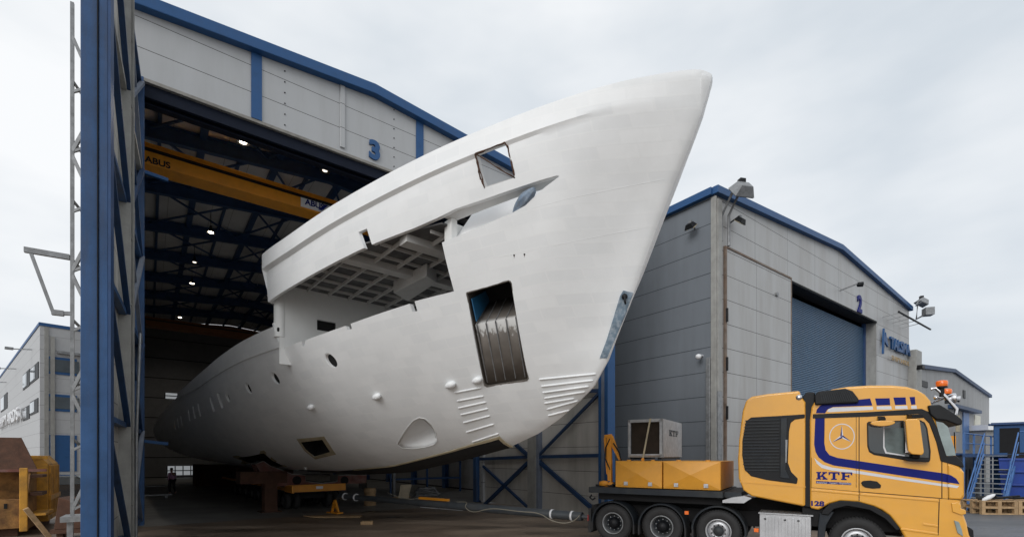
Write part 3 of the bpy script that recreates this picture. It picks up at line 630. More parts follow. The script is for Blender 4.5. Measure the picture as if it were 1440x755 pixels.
def hull_grid():
    st = [0, .03, .08, .15, .25, .37, .5, .65, .82, 1.0]+[1.0+.16*i for i in range(1, 54)]
    st = [s for s in st if s < BAND-.05]+[BAND-.001, BAND+.001]+[BAND+.3*i for i in range(1, 128) if BAND+.3*i < A_END]+[A_END]
    nz = 54; rows = []
    for a in st:
        k = zk(a); t = ztop(a); r = []
        for j in range(nz+1):
            c = kn(a)
            if k >= c-.03: z = k+(t-k)*j/nz
            elif a > BAND: z = k+(t-k)*(j/nz)**1.35
            elif j <= 46: z = k+(c-k)*(j/46)**(1.35 if a > 8 else 1.15)
            elif j == 47: z = min(t, c+min(.05, (t-c)*.5))
            else: z0_ = c+min(.05, (t-c)*.5); z = z0_+(t-z0_)*(j-47)/(nz-47)
            r.append((-a, hb(a, z), z))
        rows.append(r)
    vs = []; fs = []; n = nz+1
    for r in rows:
        vs += [(x, -y, z) for x, y, z in r]
    o = len(vs)
    for r in rows: vs += [(x, y, z) for x, y, z in r]
    for i in range(len(rows)-1):
        for j in range(nz):
            a_, b_, c_, d_ = i*n+j, (i+1)*n+j, (i+1)*n+j+1, i*n+j+1
            fs.append((a_, d_, c_, b_)); fs.append((o+a_, o+b_, o+c_, o+d_))
    # transom
    e = (len(rows)-1)*n
    for j in range(nz): fs.append((e+j, e+j+1, o+e+j+1, o+e+j))
    # stem cap at the tip
    for j in range(nz): fs.append((j, o+j, o+j+1, j+1))
    return vs, fs
hv, hfc = hull_grid()
bm = bmesh.new(); bvs = [bm.verts.new(v) for v in hv]; bm.verts.index_update()
for f in hfc:
    try: bm.faces.new([bvs[i] for i in f])
    except ValueError: pass
bmesh.ops.remove_doubles(bm, verts=bm.verts, dist=.002); bmesh.ops.dissolve_degenerate(bm, edges=bm.edges, dist=.0005)
bmesh.ops.recalc_face_normals(bm, faces=bm.faces)
HB = BVHTree.FromBMesh(bm)
for f in bm.faces: f.smooth = True
hull_me = bpy.data.meshes.new('hull'); bm.to_mesh(hull_me); bm.free()
O_L = SH.loc((0, 0, CAMZ))
def hp(px, py, out=0.0):
    """point of the hull side a photo point looks at (ship coordinates), and the outward normal there"""
    r = ray(px, py); d = Vector((r.dot(SH.x), r.dot(SH.y), r.z)).normalized()
    p, n, i, dist = HB.ray_cast(O_L, d)
    if p is None: return None, None
    if n.dot(d) > 0: n = -n
    return p+n*out, n
def hull_mat():
    m = mat('white_hull_primer', (.85, .868, .878), .28, var=.02, vscale=.8, dirt=(.72, .735, .74), dirt_amt=.35, dirt_scale=1.1); t = m.node_tree; L = t.links.new; b = t.nodes['Principled BSDF']
    tc = N(t, 'ShaderNodeTexCoord'); sp = N(t, 'ShaderNodeSeparateXYZ'); L(tc.outputs['Object'], sp.inputs[0])
    # strakes follow the sheer: z shifted by a slope of x
    s = N(t, 'ShaderNodeMath', operation='MULTIPLY_ADD'); L(sp.outputs['X'], s.inputs[0]); s.inputs[1].default_value = -.06; L(sp.outputs['Z'], s.inputs[2])
    cb = N(t, 'ShaderNodeCombineXYZ'); L(sp.outputs['X'], cb.inputs[0]); L(s.outputs[0], cb.inputs[1])
    br = N(t, 'ShaderNodeTexBrick'); br.inputs['Scale'].default_value = 1; br.inputs['Brick Width'].default_value = .46; br.inputs['Row Height'].default_value = .19
    br.inputs['Mortar Size'].default_value = .02; br.inputs['Mortar Smooth'].default_value = .8; br.offset_frequency = 2; br.offset = .37
    br.inputs['Color1'].default_value = (.93, .935, .94, 1); br.inputs['Color2'].default_value = (1, 1, 1, 1); br.inputs['Mortar'].default_value = (.975, .975, .975, 1); L(cb.outputs[0], br.inputs['Vector'])
    old = b.inputs['Base Color'].links[0].from_socket
    mu = N(t, 'ShaderNodeMixRGB', blend_type='MULTIPLY'); mu.inputs[0].default_value = 1; L(old, mu.inputs[1]); L(br.outputs['Color'], mu.inputs[2]); L(mu.outputs[0], b.inputs['Base Color'])
    nz = N(t, 'ShaderNodeTexNoise'); nz.inputs['Scale'].default_value = 1.6; nz.inputs['Detail'].default_value = 3; L(tc.outputs['Object'], nz.inputs['Vector'])
    bp = N(t, 'ShaderNodeBump'); bp.inputs['Strength'].default_value = .3; bp.inputs['Distance'].default_value = .03; L(nz.outputs['Fac'], bp.inputs['Height'])
    b2 = N(t, 'ShaderNodeBump'); b2.inputs['Strength'].default_value = .12; b2.inputs['Distance'].default_value = .003; b2.invert = False; L(br.outputs['Fac'], b2.inputs['Height']); L(bp.outputs[0], b2.inputs['Normal']); L(b2.outputs[0], b.inputs['Normal'])
    rr = N(t, 'ShaderNodeMapRange'); rr.inputs[3].default_value = .34; rr.inputs[4].default_value = .5; L(br.outputs['Color'], rr.inputs[0]); L(rr.outputs[0], b.inputs['Roughness'])
    return m
M['hull'] = hull_mat()
yacht = thing('yacht_hull', SH, 'huge unfinished white yacht hull with an open side deck, emerging bow first from hall 3', 'ship')
hull = bpy.data.objects.new('hull', hull_me); COL.objects.link(hull); hull_me.materials.append(M['hull']); hull.parent = yacht
md = hull.modifiers.new('plate', 'SOLIDIFY'); md.thickness = .07; md.offset = -1

def PH(*pts): return [hp(*p)[0] for p in pts]
cut = []
def cutter(mb): cut.append(mb)
# long side opening and mooring slot, cut square across the ship
low_edge = [(-9.53, 5.8), (-9.50, 5.18)]+[(hp(*p)[0].x, hp(*p)[0].z) for p in
    [(424, 479.5), (425, 487), (428, 486.5), (430, 478), (486, 458), (488.5, 464.5), (495, 462), (493, 455), (576, 427), (580, 439), (587, 437), (583, 423.5), (638.5, 409.5), (621.5, 341), (640, 333.5), (680, 317), (721, 299), (739, 289), (759, 269.5), (786.5, 248.5)]]
top_edge = [(hp(*p)[0].x, hp(*p)[0].z) for p in [(784, 246.8), (740, 260), (682, 280), (640, 294), (616, 306), (582, 321), (523, 344), (516, 321.5), (504, 326.5), (512, 348.6), (460, 374.5)]]+[(-9.45, 6.34), (-9.9, 6.3), (-9.9, 5.8)]
cutter(MB().prism(low_edge+top_edge, -7, 7))
def ncut(pts, depth=.35, out=.3):
    n = Vector((0, 0, 0)); ps = []
    for p in pts: q, k = hp(*p); ps.append(q); n += k
    n.normalize(); m_ = MB(); a = [p+n*out for p in ps]; b = [p-n*depth for p in ps]; c = len(ps)
    m_.add(a+b, [list(range(c)), list(range(2*c-1, c-1, -1))]+[(i, c+i, c+(i+1) % c, (i+1) % c) for i in range(c)])
    cutter(m_); return ps, n
def rimwalls(ps, n, depth, name, m, flare=1.0, shrink=1.0, back=None, parent=None, cen=None):
    """inner walls of an opening: from the plate edge straight in; the ring is a real 2 cm thick liner"""
    c = sum(ps, Vector())/len(ps) if cen is None else cen; k = len(ps)
    o1 = [p-n*.01 for p in ps]; o2 = [c+(p-c)*shrink-n*depth for p in ps]; i1 = [p+(c-p).normalized()*.02-n*.01 for p in ps]; i2 = [p+(c-p).normalized()*.02 for p in o2]
    m_ = MB(); m_.add(o1+o2+i1+i2, [(i, (i+1) % k, k+(i+1) % k, k+i) for i in range(k)]+[(2*k+i, 3*k+i, 3*k+(i+1) % k, 2*k+(i+1) % k) for i in range(k)]+[(i, 2*k+i, 2*k+(i+1) % k, (i+1) % k) for i in range(k)]+[(k+i, k+(i+1) % k, 3*k+(i+1) % k, 3*k+i) for i in range(k)])
    r = m_.build(name, m, parent or yacht)
    if back:
        bb = MB(); e = [p-n*.03 for p in o2]; bb.add(o2+e, [list(range(k)), list(range(2*k-1, k-1, -1))]+[(i, k+i, k+(i+1) % k, (i+1) % k) for i in range(k)]); bb.build(back[0], back[1], r)
    return r
def edge_tube(ps, n, r, name, m, out=.0, jitter=0.0, parent=None):
    q = []
    for i, p in enumerate(ps):
        w = ps[(i+1) % len(ps)]
        for s in range(8): q.append(p.lerp(w, s/8)+n*out+Vector((random.uniform(-1, 1), random.uniform(-1, 1), random.uniform(-1, 1)))*jitter)
    q.append(q[0]); return MB().tube(q, [r*(1+random.uniform(-.5, .5)*(jitter > 0)) for _ in q], 6).build(name, m, parent or yacht)
# bulwark window near the top
wp = [(668.5, 216.5), (710, 200.5), (714.5, 208), (724, 250.5), (681.5, 264.5), (675, 250)]
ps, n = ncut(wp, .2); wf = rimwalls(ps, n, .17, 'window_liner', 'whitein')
edge_tube([ps[0], ps[1], ps[2], ps[3]], n, .014, 'burnt_edge', 'rust', jitter=.006, parent=wf); edge_tube([ps[0], ps[5], ps[4]], n, .010, 'burnt_edge', 'rust', jitter=.006, parent=wf)
# anchor pocket
ap = [(656.5, 412), (716, 394.5), (719, 398), (743, 531), (741, 535), (684.5, 543.5), (681, 541)]
ps, n = ncut(ap, .8); ar = rimwalls(ps, n, .75, 'anchor_pocket', 'stainless', back=('pocket_back', 'void'))
edge_tube(ps, n, .013, 'pocket_rim', 'stainless', jitter=.002, parent=ar)
A, na = hp(682.5, 541.5); B, _ = hp(741.5, 533.5); C_, _ = hp(667, 458); D_, _ = hp(728, 446)
i_ = -n*.05; E = C_-n*.62+Vector((0, 0, .30)); G = D_-n*.62+Vector((0, 0, .30))
def bulge(k): return i_+n*(.03*math.sin(k*math.pi))
p0, p1 = hp(660, 421)[0], hp(667, 453)[0]
MB().add([p0-n*.04+(B-A)*.02, p1-n*.04+(B-A)*.02, p1-n*.7+(B-A)*.02+Vector((0,0,.25)), p0-n*.7+(B-A)*.02, p0-n*.04+(B-A)*.04, p1-n*.04+(B-A)*.04, p1-n*.7+(B-A)*.04+Vector((0,0,.25)), p0-n*.7+(B-A)*.04], [(0,1,2,3),(7,6,5,4),(0,4,5,1),(1,5,6,2),(2,6,7,3),(3,7,4,0)]).build('blue_liner', 'inblue', ar)
def plate_mat(zc):
    m = mat('washed_plate', (.15, .135, .12), .5, .2, var=.22, vscale=3); t = m.node_tree; L = t.links.new; b = t.nodes['Principled BSDF']; old = b.inputs['Base Color'].links[0].from_socket
    tc = N(t, 'ShaderNodeTexCoord'); sp = N(t, 'ShaderNodeSeparateXYZ'); L(tc.outputs['Object'], sp.inputs[0]); mp = N(t, 'ShaderNodeMapping'); mp.inputs['Scale'].default_value = (1, 1, .22); L(tc.outputs['Object'], mp.inputs[0])
    nz = N(t, 'ShaderNodeTexNoise'); nz.inputs['Scale'].default_value = 16; nz.inputs['Detail'].default_value = 3; L(mp.outputs[0], nz.inputs['Vector'])
    g = N(t, 'ShaderNodeMapRange'); g.inputs[1].default_value = zc-.36; g.inputs[2].default_value = zc+.02; g.inputs[3].default_value = -.25; g.inputs[4].default_value = .45; L(sp.outputs['Z'], g.inputs[0])
    ad = N(t, 'ShaderNodeMath', operation='ADD'); L(nz.outputs['Fac'], ad.inputs[0]); L(g.outputs[0], ad.inputs[1])
    st = N(t, 'ShaderNodeMapRange'); st.inputs[1].default_value = .56; st.inputs[2].default_value = .72; st.inputs[4].default_value = .85; L(ad.outputs[0], st.inputs[0])
    mi = N(t, 'ShaderNodeMixRGB'); mi.inputs[2].default_value = (.5, .5, .49, 1); L(st.outputs[0], mi.inputs[0]); L(old, mi.inputs[1])
    hi = N(t, 'ShaderNodeMapRange'); hi.inputs[1].default_value = zc+.03; hi.inputs[2].default_value = zc+.12; L(sp.outputs['Z'], hi.inputs[0])
    m2 = N(t, 'ShaderNodeMixRGB'); L(hi.outputs[0], m2.inputs[0]); L(mi.outputs[0], m2.inputs[1]); L(old, m2.inputs[2]); L(m2.outputs[0], b.inputs['Base Color']); return m
pl = MB(); rws = []
for u in range(9):
    f = u/8; row = [A.lerp(B, f)+i_, A.lerp(B, f).lerp(C_.lerp(D_, f), .5)+i_, C_.lerp(D_, f)+i_, (C_.lerp(D_, f)+i_)+(E.lerp(G, f)-C_.lerp(D_, f))*.12+n*.02, E.lerp(G, f)]
    rws.append(row)
vs = [v for r in rws for v in r]; fs = [(5*u+k, 5*u+k+1, 5*u+k+6, 5*u+k+5) for u in range(8) for k in range(4)]
o = pl.add(vs, fs, True).build('pocket_plate', plate_mat((C_.z+D_.z)/2), ar); sm = o.modifiers.new('t', 'SOLIDIFY'); sm.thickness = .02
for f in (.0, .22, .44, .68, .9):
    f = f+.04; q = [A.lerp(B, f)+i_+n*.02+Vector((0, 0, .05)), C_.lerp(D_, f)+i_+n*.02, (C_.lerp(D_, f)+i_)+(E.lerp(G, f)-C_.lerp(D_, f))*.12+n*.035, E.lerp(G, f)+Vector((0, 0, .02))]
    MB().tube(q, .012, 6).build('pocket_rib', 'galv', ar)
# bow thruster recess
tp = [(558.4, 625), (562.5, 616.5), (571, 603), (581, 591.2), (589.5, 586.8), (598, 588.5), (606.4, 596.3), (613, 608), (615.2, 620), (610, 625), (598, 628.4), (581, 630.4), (566, 629.7)]
ps, n = ncut(tp, .25); c = sum(ps, Vector())/len(ps); tip = hp(604, 612)[0]-n*.34
th = MB(); k = len(ps); rings = []
for s in range(7):
    f = s/6; rings.append([p.lerp(tip, f**1.25*.96)-n*(.02+.16*math.sin(f*math.pi/2)) for p in ps])
vs = [v for r in rings for v in r]; fs = [(s*k+i, s*k+(i+1) % k, (s+1)*k+(i+1) % k, (s+1)*k+i) for s in range(6) for i in range(k)]+[list(range(6*k, 7*k))]
o = th.add(vs, fs, True).build('thruster_recess', 'hull', yacht); sm = o.modifiers.new('t', 'SOLIDIFY'); sm.thickness = .02
rb = [hp(589.5, 588)[0]-n*.06, hp(597, 603)[0]-n*.2, hp(604, 614)[0]-n*.26, hp(612, 623)[0]-n*.08]
MB().tube(rb, .012, 6).build('recess_rib', 'whitein', o)
edge_tube(ps, n, .008, 'recess_rim', 'white', out=.003, parent=o)
# hull side hatch with cream frame, second hatch further aft
def ring_patch(outer, inner, name, m, out=.012):
    o1 = [hp(*p) for p in outer]; i1 = [hp(*p) for p in inner]; k = len(o1); a = [p+n*out for p, n in o1]; b = [p+n*out for p, n in i1]; a0 = [p-n*.02 for p, n in o1]; b0 = [p-n*.02 for p, n in i1]
    return MB().add(a+b+a0+b0, [(i, (i+1) % k, k+(i+1) % k, k+i) for i in range(k)]+[(i, 2*k+i, 2*k+(i+1) % k, (i+1) % k) for i in range(k)]+[(k+i, k+(i+1) % k, 3*k+(i+1) % k, 3*k+i) for i in range(k)]).build(name, m, yacht)
oi = [(422.6, 621.2), (453.4, 617.5), (458, 625), (464.8, 635.4), (442, 641.8), (430, 632)]
oo = [(417.3, 616.9), (455.6, 613.2), (463, 624), (472.5, 638.3), (443.4, 645.2), (428, 633)]
ps, n = ncut(oi, .5, .2); rimwalls(ps, n, .45, 'hatch_opening', 'void', back=('hatch_back', 'void')); ring_patch(oo, oi, 'hatch_frame', 'cream')
oi = [(334, 643.2), (371, 636.6), (383, 647), (401, 655.4), (372, 656), (347, 650)]; oo = [(327, 641.2), (371, 632.8), (385.5, 645.5), (404, 655.5), (372, 657.3), (340, 651)]
if all(hp(*p)[0] is not None for p in oi+oo):
    ps, n = ncut(oi, .5, .2); rimwalls(ps, n, .45, 'hatch_opening', 'void', back=('hatch_back', 'void')); ring_patch(oo, oi, 'hatch_frame', 'cream')
# portholes and upright lights
def ycut(px, py, w, h, circ, name):
    q, n = hp(px, py); k = 20 if circ else 0
    if circ: pts = [(q.x+w*math.cos(2*math.pi*i/k), q.z+h*math.sin(2*math.pi*i/k)) for i in range(k)]
    else: pts = [(q.x-w, q.z-h), (q.x+w, q.z-h), (q.x+w, q.z+h), (q.x-w, q.z+h)]
    cutter(MB().prism(pts, q.y-.3, q.y+.3)); P3 = [Vector((x, hp(px, py)[0].y, z)) for x, z in pts]
    rimwalls([Vector((x, -hb(-x, z), z)) for x, z in pts], Vector((0, -1, 0)), .075, name, 'hull', back=('dark_opening', 'void'))
for px, py, r in ((465.5, 506.5, .165), (387, 531.5, .165), (349, 545.5, .165), (320, 558, .17)): ycut(px, py, r, r, True, 'porthole')
for px, py, s in ((309.3, 562.6, 1), (298, 568, 1), (280, 576, 1), (272.7, 579.5, 1), (265.7, 583.6, 1), (255, 591.5, .95), (250.4, 594.5, .95), (246, 597.5, .95)): ycut(px, py, .17*s, .27*s, False, 'hull_window')
# one boolean with every cutter
allc = MB()
for m_ in cut: allc.add(m_.v, m_.f)
co = allc.build('tmp_cutter', 'void', None); co.matrix_world = Matrix.Translation(SH.o) @ Matrix.Rotation(SH.ang, 4, 'Z')
hull.parent = None; hull.matrix_world = co.matrix_world.copy()
bo = hull.modifiers.new('cut', 'BOOLEAN'); bo.operation = 'DIFFERENCE'; bo.solver = 'EXACT'; bo.use_self = True; bo.object = co
dg = bpy.context.evaluated_depsgraph_get(); dg.update(); nm = bpy.data.meshes.new_from_object(hull.evaluated_get(dg)); nm.name = 'hull'
hull.modifiers.clear(); hull.data = nm; hull.data.materials.clear(); hull.data.materials.append(M['hull']); bpy.data.objects.remove(co); hull.matrix_world = Matrix.Identity(4); hull.parent = yacht
for p in hull.data.polygons: p.use_smooth = True
hull.data.set_sharp_from_angle(angle=R(24))
# decks, bulkheads and beams inside
def deck(a0, a1, z, th, name, m, inset=.09, n=30):
    st = [a0+(a1-a0)*i/n for i in range(n+1)]; l = [(-a, -max(.02, hb(a, z)-inset)) for a in st]; r = [(-a, max(.02, hb(a, z)-inset)) for a in reversed(st)]
    return MB().prism(l+r, z-th, z, 'z').build(name, m, yacht)
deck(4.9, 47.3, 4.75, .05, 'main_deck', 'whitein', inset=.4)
deck(4.05, 9.5, 6.84, .03, 'upper_deck', mat('bare_deck_plate', (.07, .07, .072), .7, var=.35, vscale=2.5, dirt=(.3, .3, .3), dirt_amt=.5), n=20)
deck(1.3, 4.05, 6.42, .03, 'foredeck', 'whitein', inset=.10, n=12)
y9 = hb(9.5, 5.8)-.12
wy, wz1 = SH.front(446, 449, -9.45); wy2, wz0 = SH.front(473, 468, -9.45)
bk = MB(); bk.box(-9.53, -9.46, -y9, y9, 4.76, wz0).box(-9.53, -9.46, -y9, y9, wz1, 6.8).box(-9.53, -9.46, -y9, wy, wz0, wz1).box(-9.53, -9.46, wy2, y9, wz0, wz1); b_ = bk.build('bulkhead', 'white', yacht)
MB().box(-9.9, -9.6, wy-.1, wy2+.1, wz0-.1, wz1+.1).build('window_dark', 'void', b_)
MB().cyl((-9.6, -y9+.06, 5.45), (-9.6, -y9+.06, 6.8), .16, n=16).box(-9.75, -9.5, -y9-.06, -y9+.14, 5.5, 6.5).build('pillar', 'white', yacht, bevel=.02)
w_ = hb(4.08, 6.5)-.12
MB().box(-4.1, -4.03, -w_, w_, 6.42, 6.9).box(-4.16, -3.92, -w_-.02, -w_+.12, 6.46, 6.92).build('fore_bulkhead', 'white', yacht, bevel=.01)
for a in (5.0, 6.6):
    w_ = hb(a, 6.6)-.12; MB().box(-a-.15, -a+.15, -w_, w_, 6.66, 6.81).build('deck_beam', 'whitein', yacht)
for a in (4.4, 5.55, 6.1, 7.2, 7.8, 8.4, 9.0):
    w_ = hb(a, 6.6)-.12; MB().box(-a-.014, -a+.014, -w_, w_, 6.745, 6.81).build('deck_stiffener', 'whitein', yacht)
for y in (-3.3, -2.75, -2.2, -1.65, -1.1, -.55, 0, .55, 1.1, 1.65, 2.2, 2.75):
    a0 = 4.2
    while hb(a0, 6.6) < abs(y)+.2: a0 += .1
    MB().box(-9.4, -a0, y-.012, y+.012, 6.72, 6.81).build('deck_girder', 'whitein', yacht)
bx = MB()
c1 = SH.loc(at(575, 405, 0.001)); 
def onz(px, py, z): p = gnd(px, py, z) if py < HY else None; return SH.loc(p)
def gz(px, py, z): r = ray(px, py); k = (z-CAMZ)/r.z; return SH.loc(Vector((0, 0, CAMZ))+r*k)
q = [gz(553, 412, 6.5), gz(574, 424, 6.5), gz(614, 398, 6.5), gz(600, 388, 6.5)]
MB().hexa([tuple(v) for v in q], [(v.x, v.y, 6.8) for v in q]).build('duct_box', 'whitein', yacht, bevel=.02)
# inboard flange above the mooring slot
fl = MB(); fa = [-4.0, -3.4, -2.8, -2.3, -1.95]; t_ = lerp
ez = [(-x, z) for x, z in [(-4.0, 6.90), (-3.4, 6.98), (-2.8, 7.06), (-2.3, 7.11), (-1.95, 7.16)]]
for (a0, z0), (a1, z1) in zip(ez, ez[1:]):
    y0, y1 = -hb(a0, z0)+.07, -hb(a1, z1)+.07; d = .26
    fl.hexa([(-a0, y0, z0+.01), (-a1, y1, z1+.01), (-a1, min(-.02, y1+d), z1+.01), (-a0, y0+d, z0+.01)], [(-a0, y0, z0+.03), (-a1, y1, z1+.03), (-a1, min(-.02, y1+d), z1+.03), (-a0, y0+d, z0+.03)])
fl.build('slot_flange', 'whitein', yacht)
sh = MB(); 
for a0, a1 in ((4.0, 3.4), (3.4, 2.9), (2.9, 2.35)):
    def q4(a): y = -hb(a, 6.6)+.16; return ((-a, y, 6.45), (-a, min(y+.62, -.05), 7.40+.03*(4-a)))
    (l0, u0), (l1, u1) = q4(a0), q4(a1); sh.hexa([l0, l1, (l1[0], l1[1]+.03, l1[2]), (l0[0], l0[1]+.03, l0[2])], [u0, u1, (u1[0], u1[1]+.03, u1[2]), (u0[0], u0[1]+.03, u0[2])])
sh.build('inner_coaming', mat('fresh_white_paint', (.9, .9, .9), .5, var=.01), yacht)
for sg in (-1, 1):
    bp2 = MB(); n_ = 60; vs = []
    for i in range(n_+1):
        a = 9.53+i*17.3/n_; t = smooth(LOW, a)+.012; h = .5 if a < 20 else .5-.035*(a-20)
        for z in (t, t-h): y = hb(a, z); vs += [(-a, sg*(y+.03), z), (-a, sg*(y-.04), z)]
    fs = []
    for i in range(n_):
        o = 4*i; fs += [(o, o+4, o+5, o+1), (o+2, o+3, o+7, o+6), (o, o+2, o+6, o+4), (o+1, o+5, o+7, o+3)]
    fs += [(0, 1, 3, 2), (4*n_, 4*n_+2, 4*n_+3, 4*n_+1)]
    bp2.add(vs, fs).build('bulwark_plate', 'hull', yacht)
q, n = SH.side(390.5, 463, -4.17), None; MB().cyl((q[0], -4.175, q[1]), (q[0], -4.14, q[1]), .05, n=16).build('fairlead', 'void', yacht)
for line in ([(748, 293), (800, 279), (850, 269), (900, 259), (946, 250)], [(700, 362), (780, 345), (850, 331), (925, 317)], [(640, 400), (600, 410)]):
    pts = []
    for (x0, y0), (x1, y1) in zip(line, line[1:]):
        for s_ in range(6): p_, n_ = hp(x0+(x1-x0)*s_/6, y0+(y1-y0)*s_/6); pts.append(p_-n_*.0025)
    if len(line) > 2: MB().tube(pts, .005, 6).build('weld_seam', 'hull', yacht)
# rubbing strips, sensor fairings
Z7 = lambda x, y: (500+x/2.96, 500+y/2.96)
def strip(p, q):
    a = [hp(*(p[0]+(q[0]-p[0])*s/6, p[1]+(q[1]-p[1])*s/6)) for s in range(7)]
    d_ = (a[-1][0]-a[0][0]).normalized(); pts = [a[0][0]-d_*.03-a[0][1]*.005]+[c+n*.004 for c, n in a]+[a[-1][0]+d_*.03-a[-1][1]*.005]
    MB().tube(pts, [.004]+[.021]*7+[.004], 8).build('hull_strip', 'hull', yacht)
for l in ((415, 153, 520, 133), (425, 188, 530, 168), (430, 217, 540, 193), (440, 245, 548, 220), (450, 278, 556, 250), (463, 317, 572, 285), (487, 358, 592, 324),
          (768, 98, 995, 76), (777, 127, 983, 103), (782, 153, 965, 128), (790, 176, 950, 150), (790, 197, 905, 178), (800, 222, 920, 188), (805, 248, 885, 227)):
    strip(Z7(*l[:2]), Z7(*l[2:]))
for px, py, s in ((635, 540, 1), (672.5, 533.5, .9), (531, 556.5, 1), (438, 571.5, 1), (430, 657, .8)):
    q, n = hp(px, py)
    if q is None: continue
    d_ = Vector((1, 0, 0)); d_ = (d_-n*d_.dot(n)).normalized()
    MB().lathe([(0, -.17*s), (.045*s, -.14*s), (.075*s, -.05*s), (.08*s, .03*s), (.05*s, .11*s), (0, .13*s)], q+n*.035, d_, 16).build('fairing', 'hull', yacht)
for px, py in ((723, 359), (737.5, 357.7)):
    q, n = hp(px, py); f = MB().lathe([(0, .004), (.016, .004), (.016, -.03)], q, n, 10).build('drain_hole', 'void', yacht)
    q2, n2 = hp(px, py+4); MB().tube([q+n*.002, q2+n2*.002], [.006, .002], 5).build('rust_streak', 'rust', f)
# bare plate patch on the stem
bp_ = [(872.5, 416.5), (877, 408.6), (890.5, 411.5), (889, 422), (868, 470.5), (854, 503.5), (844, 503.5), (854, 477)]
pp = [hp(*p) for p in bp_ if hp(*p)[0] is not None]; k = len(pp)
MB().add([p+Vector((0, -1, 0))*.014+n*.01 for p, n in pp]+[p-n*.04 for p, n in pp], [list(range(k)), list(range(2*k-1, k-1, -1))]+[(i, k+i, k+(i+1) % k, (i+1) % k) for i in range(k)]).build('stem_plate', 'bluesheet', yacht)
q, n = hp(878, 417)
if q: MB().lathe([(0, .07), (.04, .06), (.06, .0), (.05, -.05)], q, n, 12).tube([q+n*.05, q+n*.09+Vector((0, 0, -.09)), q+n*.02+Vector((.02, 0, -.13))], .02, 6).build('towing_eye', 'black', yacht)
# dark strip on the keel for the shade inside an open box, cream edge
def kstrip(a0, a1, o0, o1, name, m, out, n_=16):
    vs = []; fs = []
    for i in range(n_+1):
        a = a0+(a1-a0)*i/n_; b0 = o0(a); b1 = o1(a)
        for b in (b0, (b0+b1)/2, b1):
            z = zk(a)
            lo, hi = zk(a), zk(a)+1.5
            for _ in range(30):
                mid = (lo+hi)/2
                if hb(a, mid) < b: lo = mid
                else: hi = mid
            vs.append((-a, -b, (lo+hi)/2-out))
    for i in range(n_): fs += [(3*i+j, 3*i+j+1, 3*i+4+j, 3*i+3+j) for j in range(2)]
    o = MB().add(vs, fs).build(name, m, yacht); s_ = o.modifiers.new('t', 'SOLIDIFY'); s_.thickness = .02; return o
f1 = lambda a: .36+.05*(a-4.9); f0 = lambda a: .0
kstrip(4.98, 18, f0, f1, 'keel_dark_strip', 'void', .012)
kstrip(4.98, 12.6, f1, lambda a: f1(a)+.05, 'keel_frame', 'cream', .016); kstrip(4.9, 4.98, f0, lambda a: f1(a)+.05, 'keel_frame', 'cream', .016, 2)

# tarpaulin bundle in the slot
q, n = hp(735, 283); TF = Frame(*SH.wor(q).xy, *SH.x.xy)
q0 = q-n*.10; wq = SH.wor(q0)
tb = MB(); vs = []; fs = []; nu, nv = 40, 24
for i in range(nu+1):
    f = i/nu; x = (f-.5)*.52; r = .135*math.sin(math.pi*min(1, max(.0, f*.86+.08)))**.55*(1.05 if f < .5 else 1.05-.5*(f-.5))
    for j in range(nv):
        th_ = 2*math.pi*j/nv; rr = r*(1+.10*math.sin(6*th_+2.5*f)+.05*math.sin(11*th_-7*f))
        vs.append((x, rr*math.cos(th_)*.9, rr*math.sin(th_)+x*.42))
for i in range(nu): fs += [(i*nv+j, (i+1)*nv+j, (i+1)*nv+(j+1) % nv, i*nv+(j+1) % nv) for j in range(nv)]
fs += [list(range(nv)), list(range(nu*nv+nv-1, nu*nv-1, -1))]
tarp = tb.add(vs, fs, True).build('tarpaulin', 'tarp'); tarp.location = wq; tarp.rotation_euler = (0, 0, SH.ang)
tag(tarp, 'crumpled blue and white tarpaulin bundle stuffed in the mooring slot of the hull', 'tarpaulin')

# ================================================= TRAILER AND CRADLE UNDER THE HULL
TR = Frame(*SH.wor((-18.5, 0, 0)).xy, *SH.x.xy)
tr = thing('modular_trailer', TR, 'low yellow multi wheel transport trailer carrying the hull at the doorway', 'trailer')
MB().box(-16, 0, -1.2, 1.2, .78, 1.08).build('deck', 'chassis', tr, bevel=.02)
MB().box(0, .08, -1.3, 1.2, .82, 1.14).box(-.5, .6, -1.32, -1.22, .82, 1.12).build('front_beam', 'crane', tr, bevel=.01)
MB().box(.08, .09, -.15, .15, .93, 1.05).build('data_plate', 'label', tr)
MB().box(-16, 0, -1.26, -1.21, .86, 1.0).build('side_beam', 'crane', tr)
for k in range(8):
    for y in (-1.1, -.72, .72, 1.1):
        x = -1.0-1.5*k; wh = MB().lathe([(.0, -.10), (.30, -.13), (.37, -.09), (.38, 0), (.37, .09), (.30, .13), (0, .10)], (x, y, .38), (0, 1, 0), 20).build('wheel', 'rubber', tr)
        if y == -1.1: MB().lathe([(0, .0), (.1, .02), (.14, .0), (.2, .04), (.22, .03)], (x, y-.14, .38), (0, -1, 0), 16).build('rim', 'galv', wh)
    MB().box(-1.1-1.5*k, -.9-1.5*k, -1.0, 1.0, .45, .78).build('axle', 'void', tr)
cr_ = thing('hull_cradle', TR, 'red oxide steel cradle with round holes shaped to the keel, on the trailer', 'cradle')
def fy(px, py, x0=-18.7): return SH.front(px, py, x0)
prof = [fy(*p) for p in [(359.5, 652.5), (371, 648.5), (381, 655.5), (397.5, 661.5), (411, 666.7), (429.5, 668), (430.5, 677), (452, 679.5), (474.5, 677), (475, 668.7), (500, 667.5), (516, 668), (516, 687)]]
prof = [(-y if False else y, z) for y, z in prof]; zb_ = 1.09
yl = prof[0][0]; pr = prof+[(prof[-1][0], zb_), (fy(385, 688)[0], zb_), (yl+.3, 1.5)]
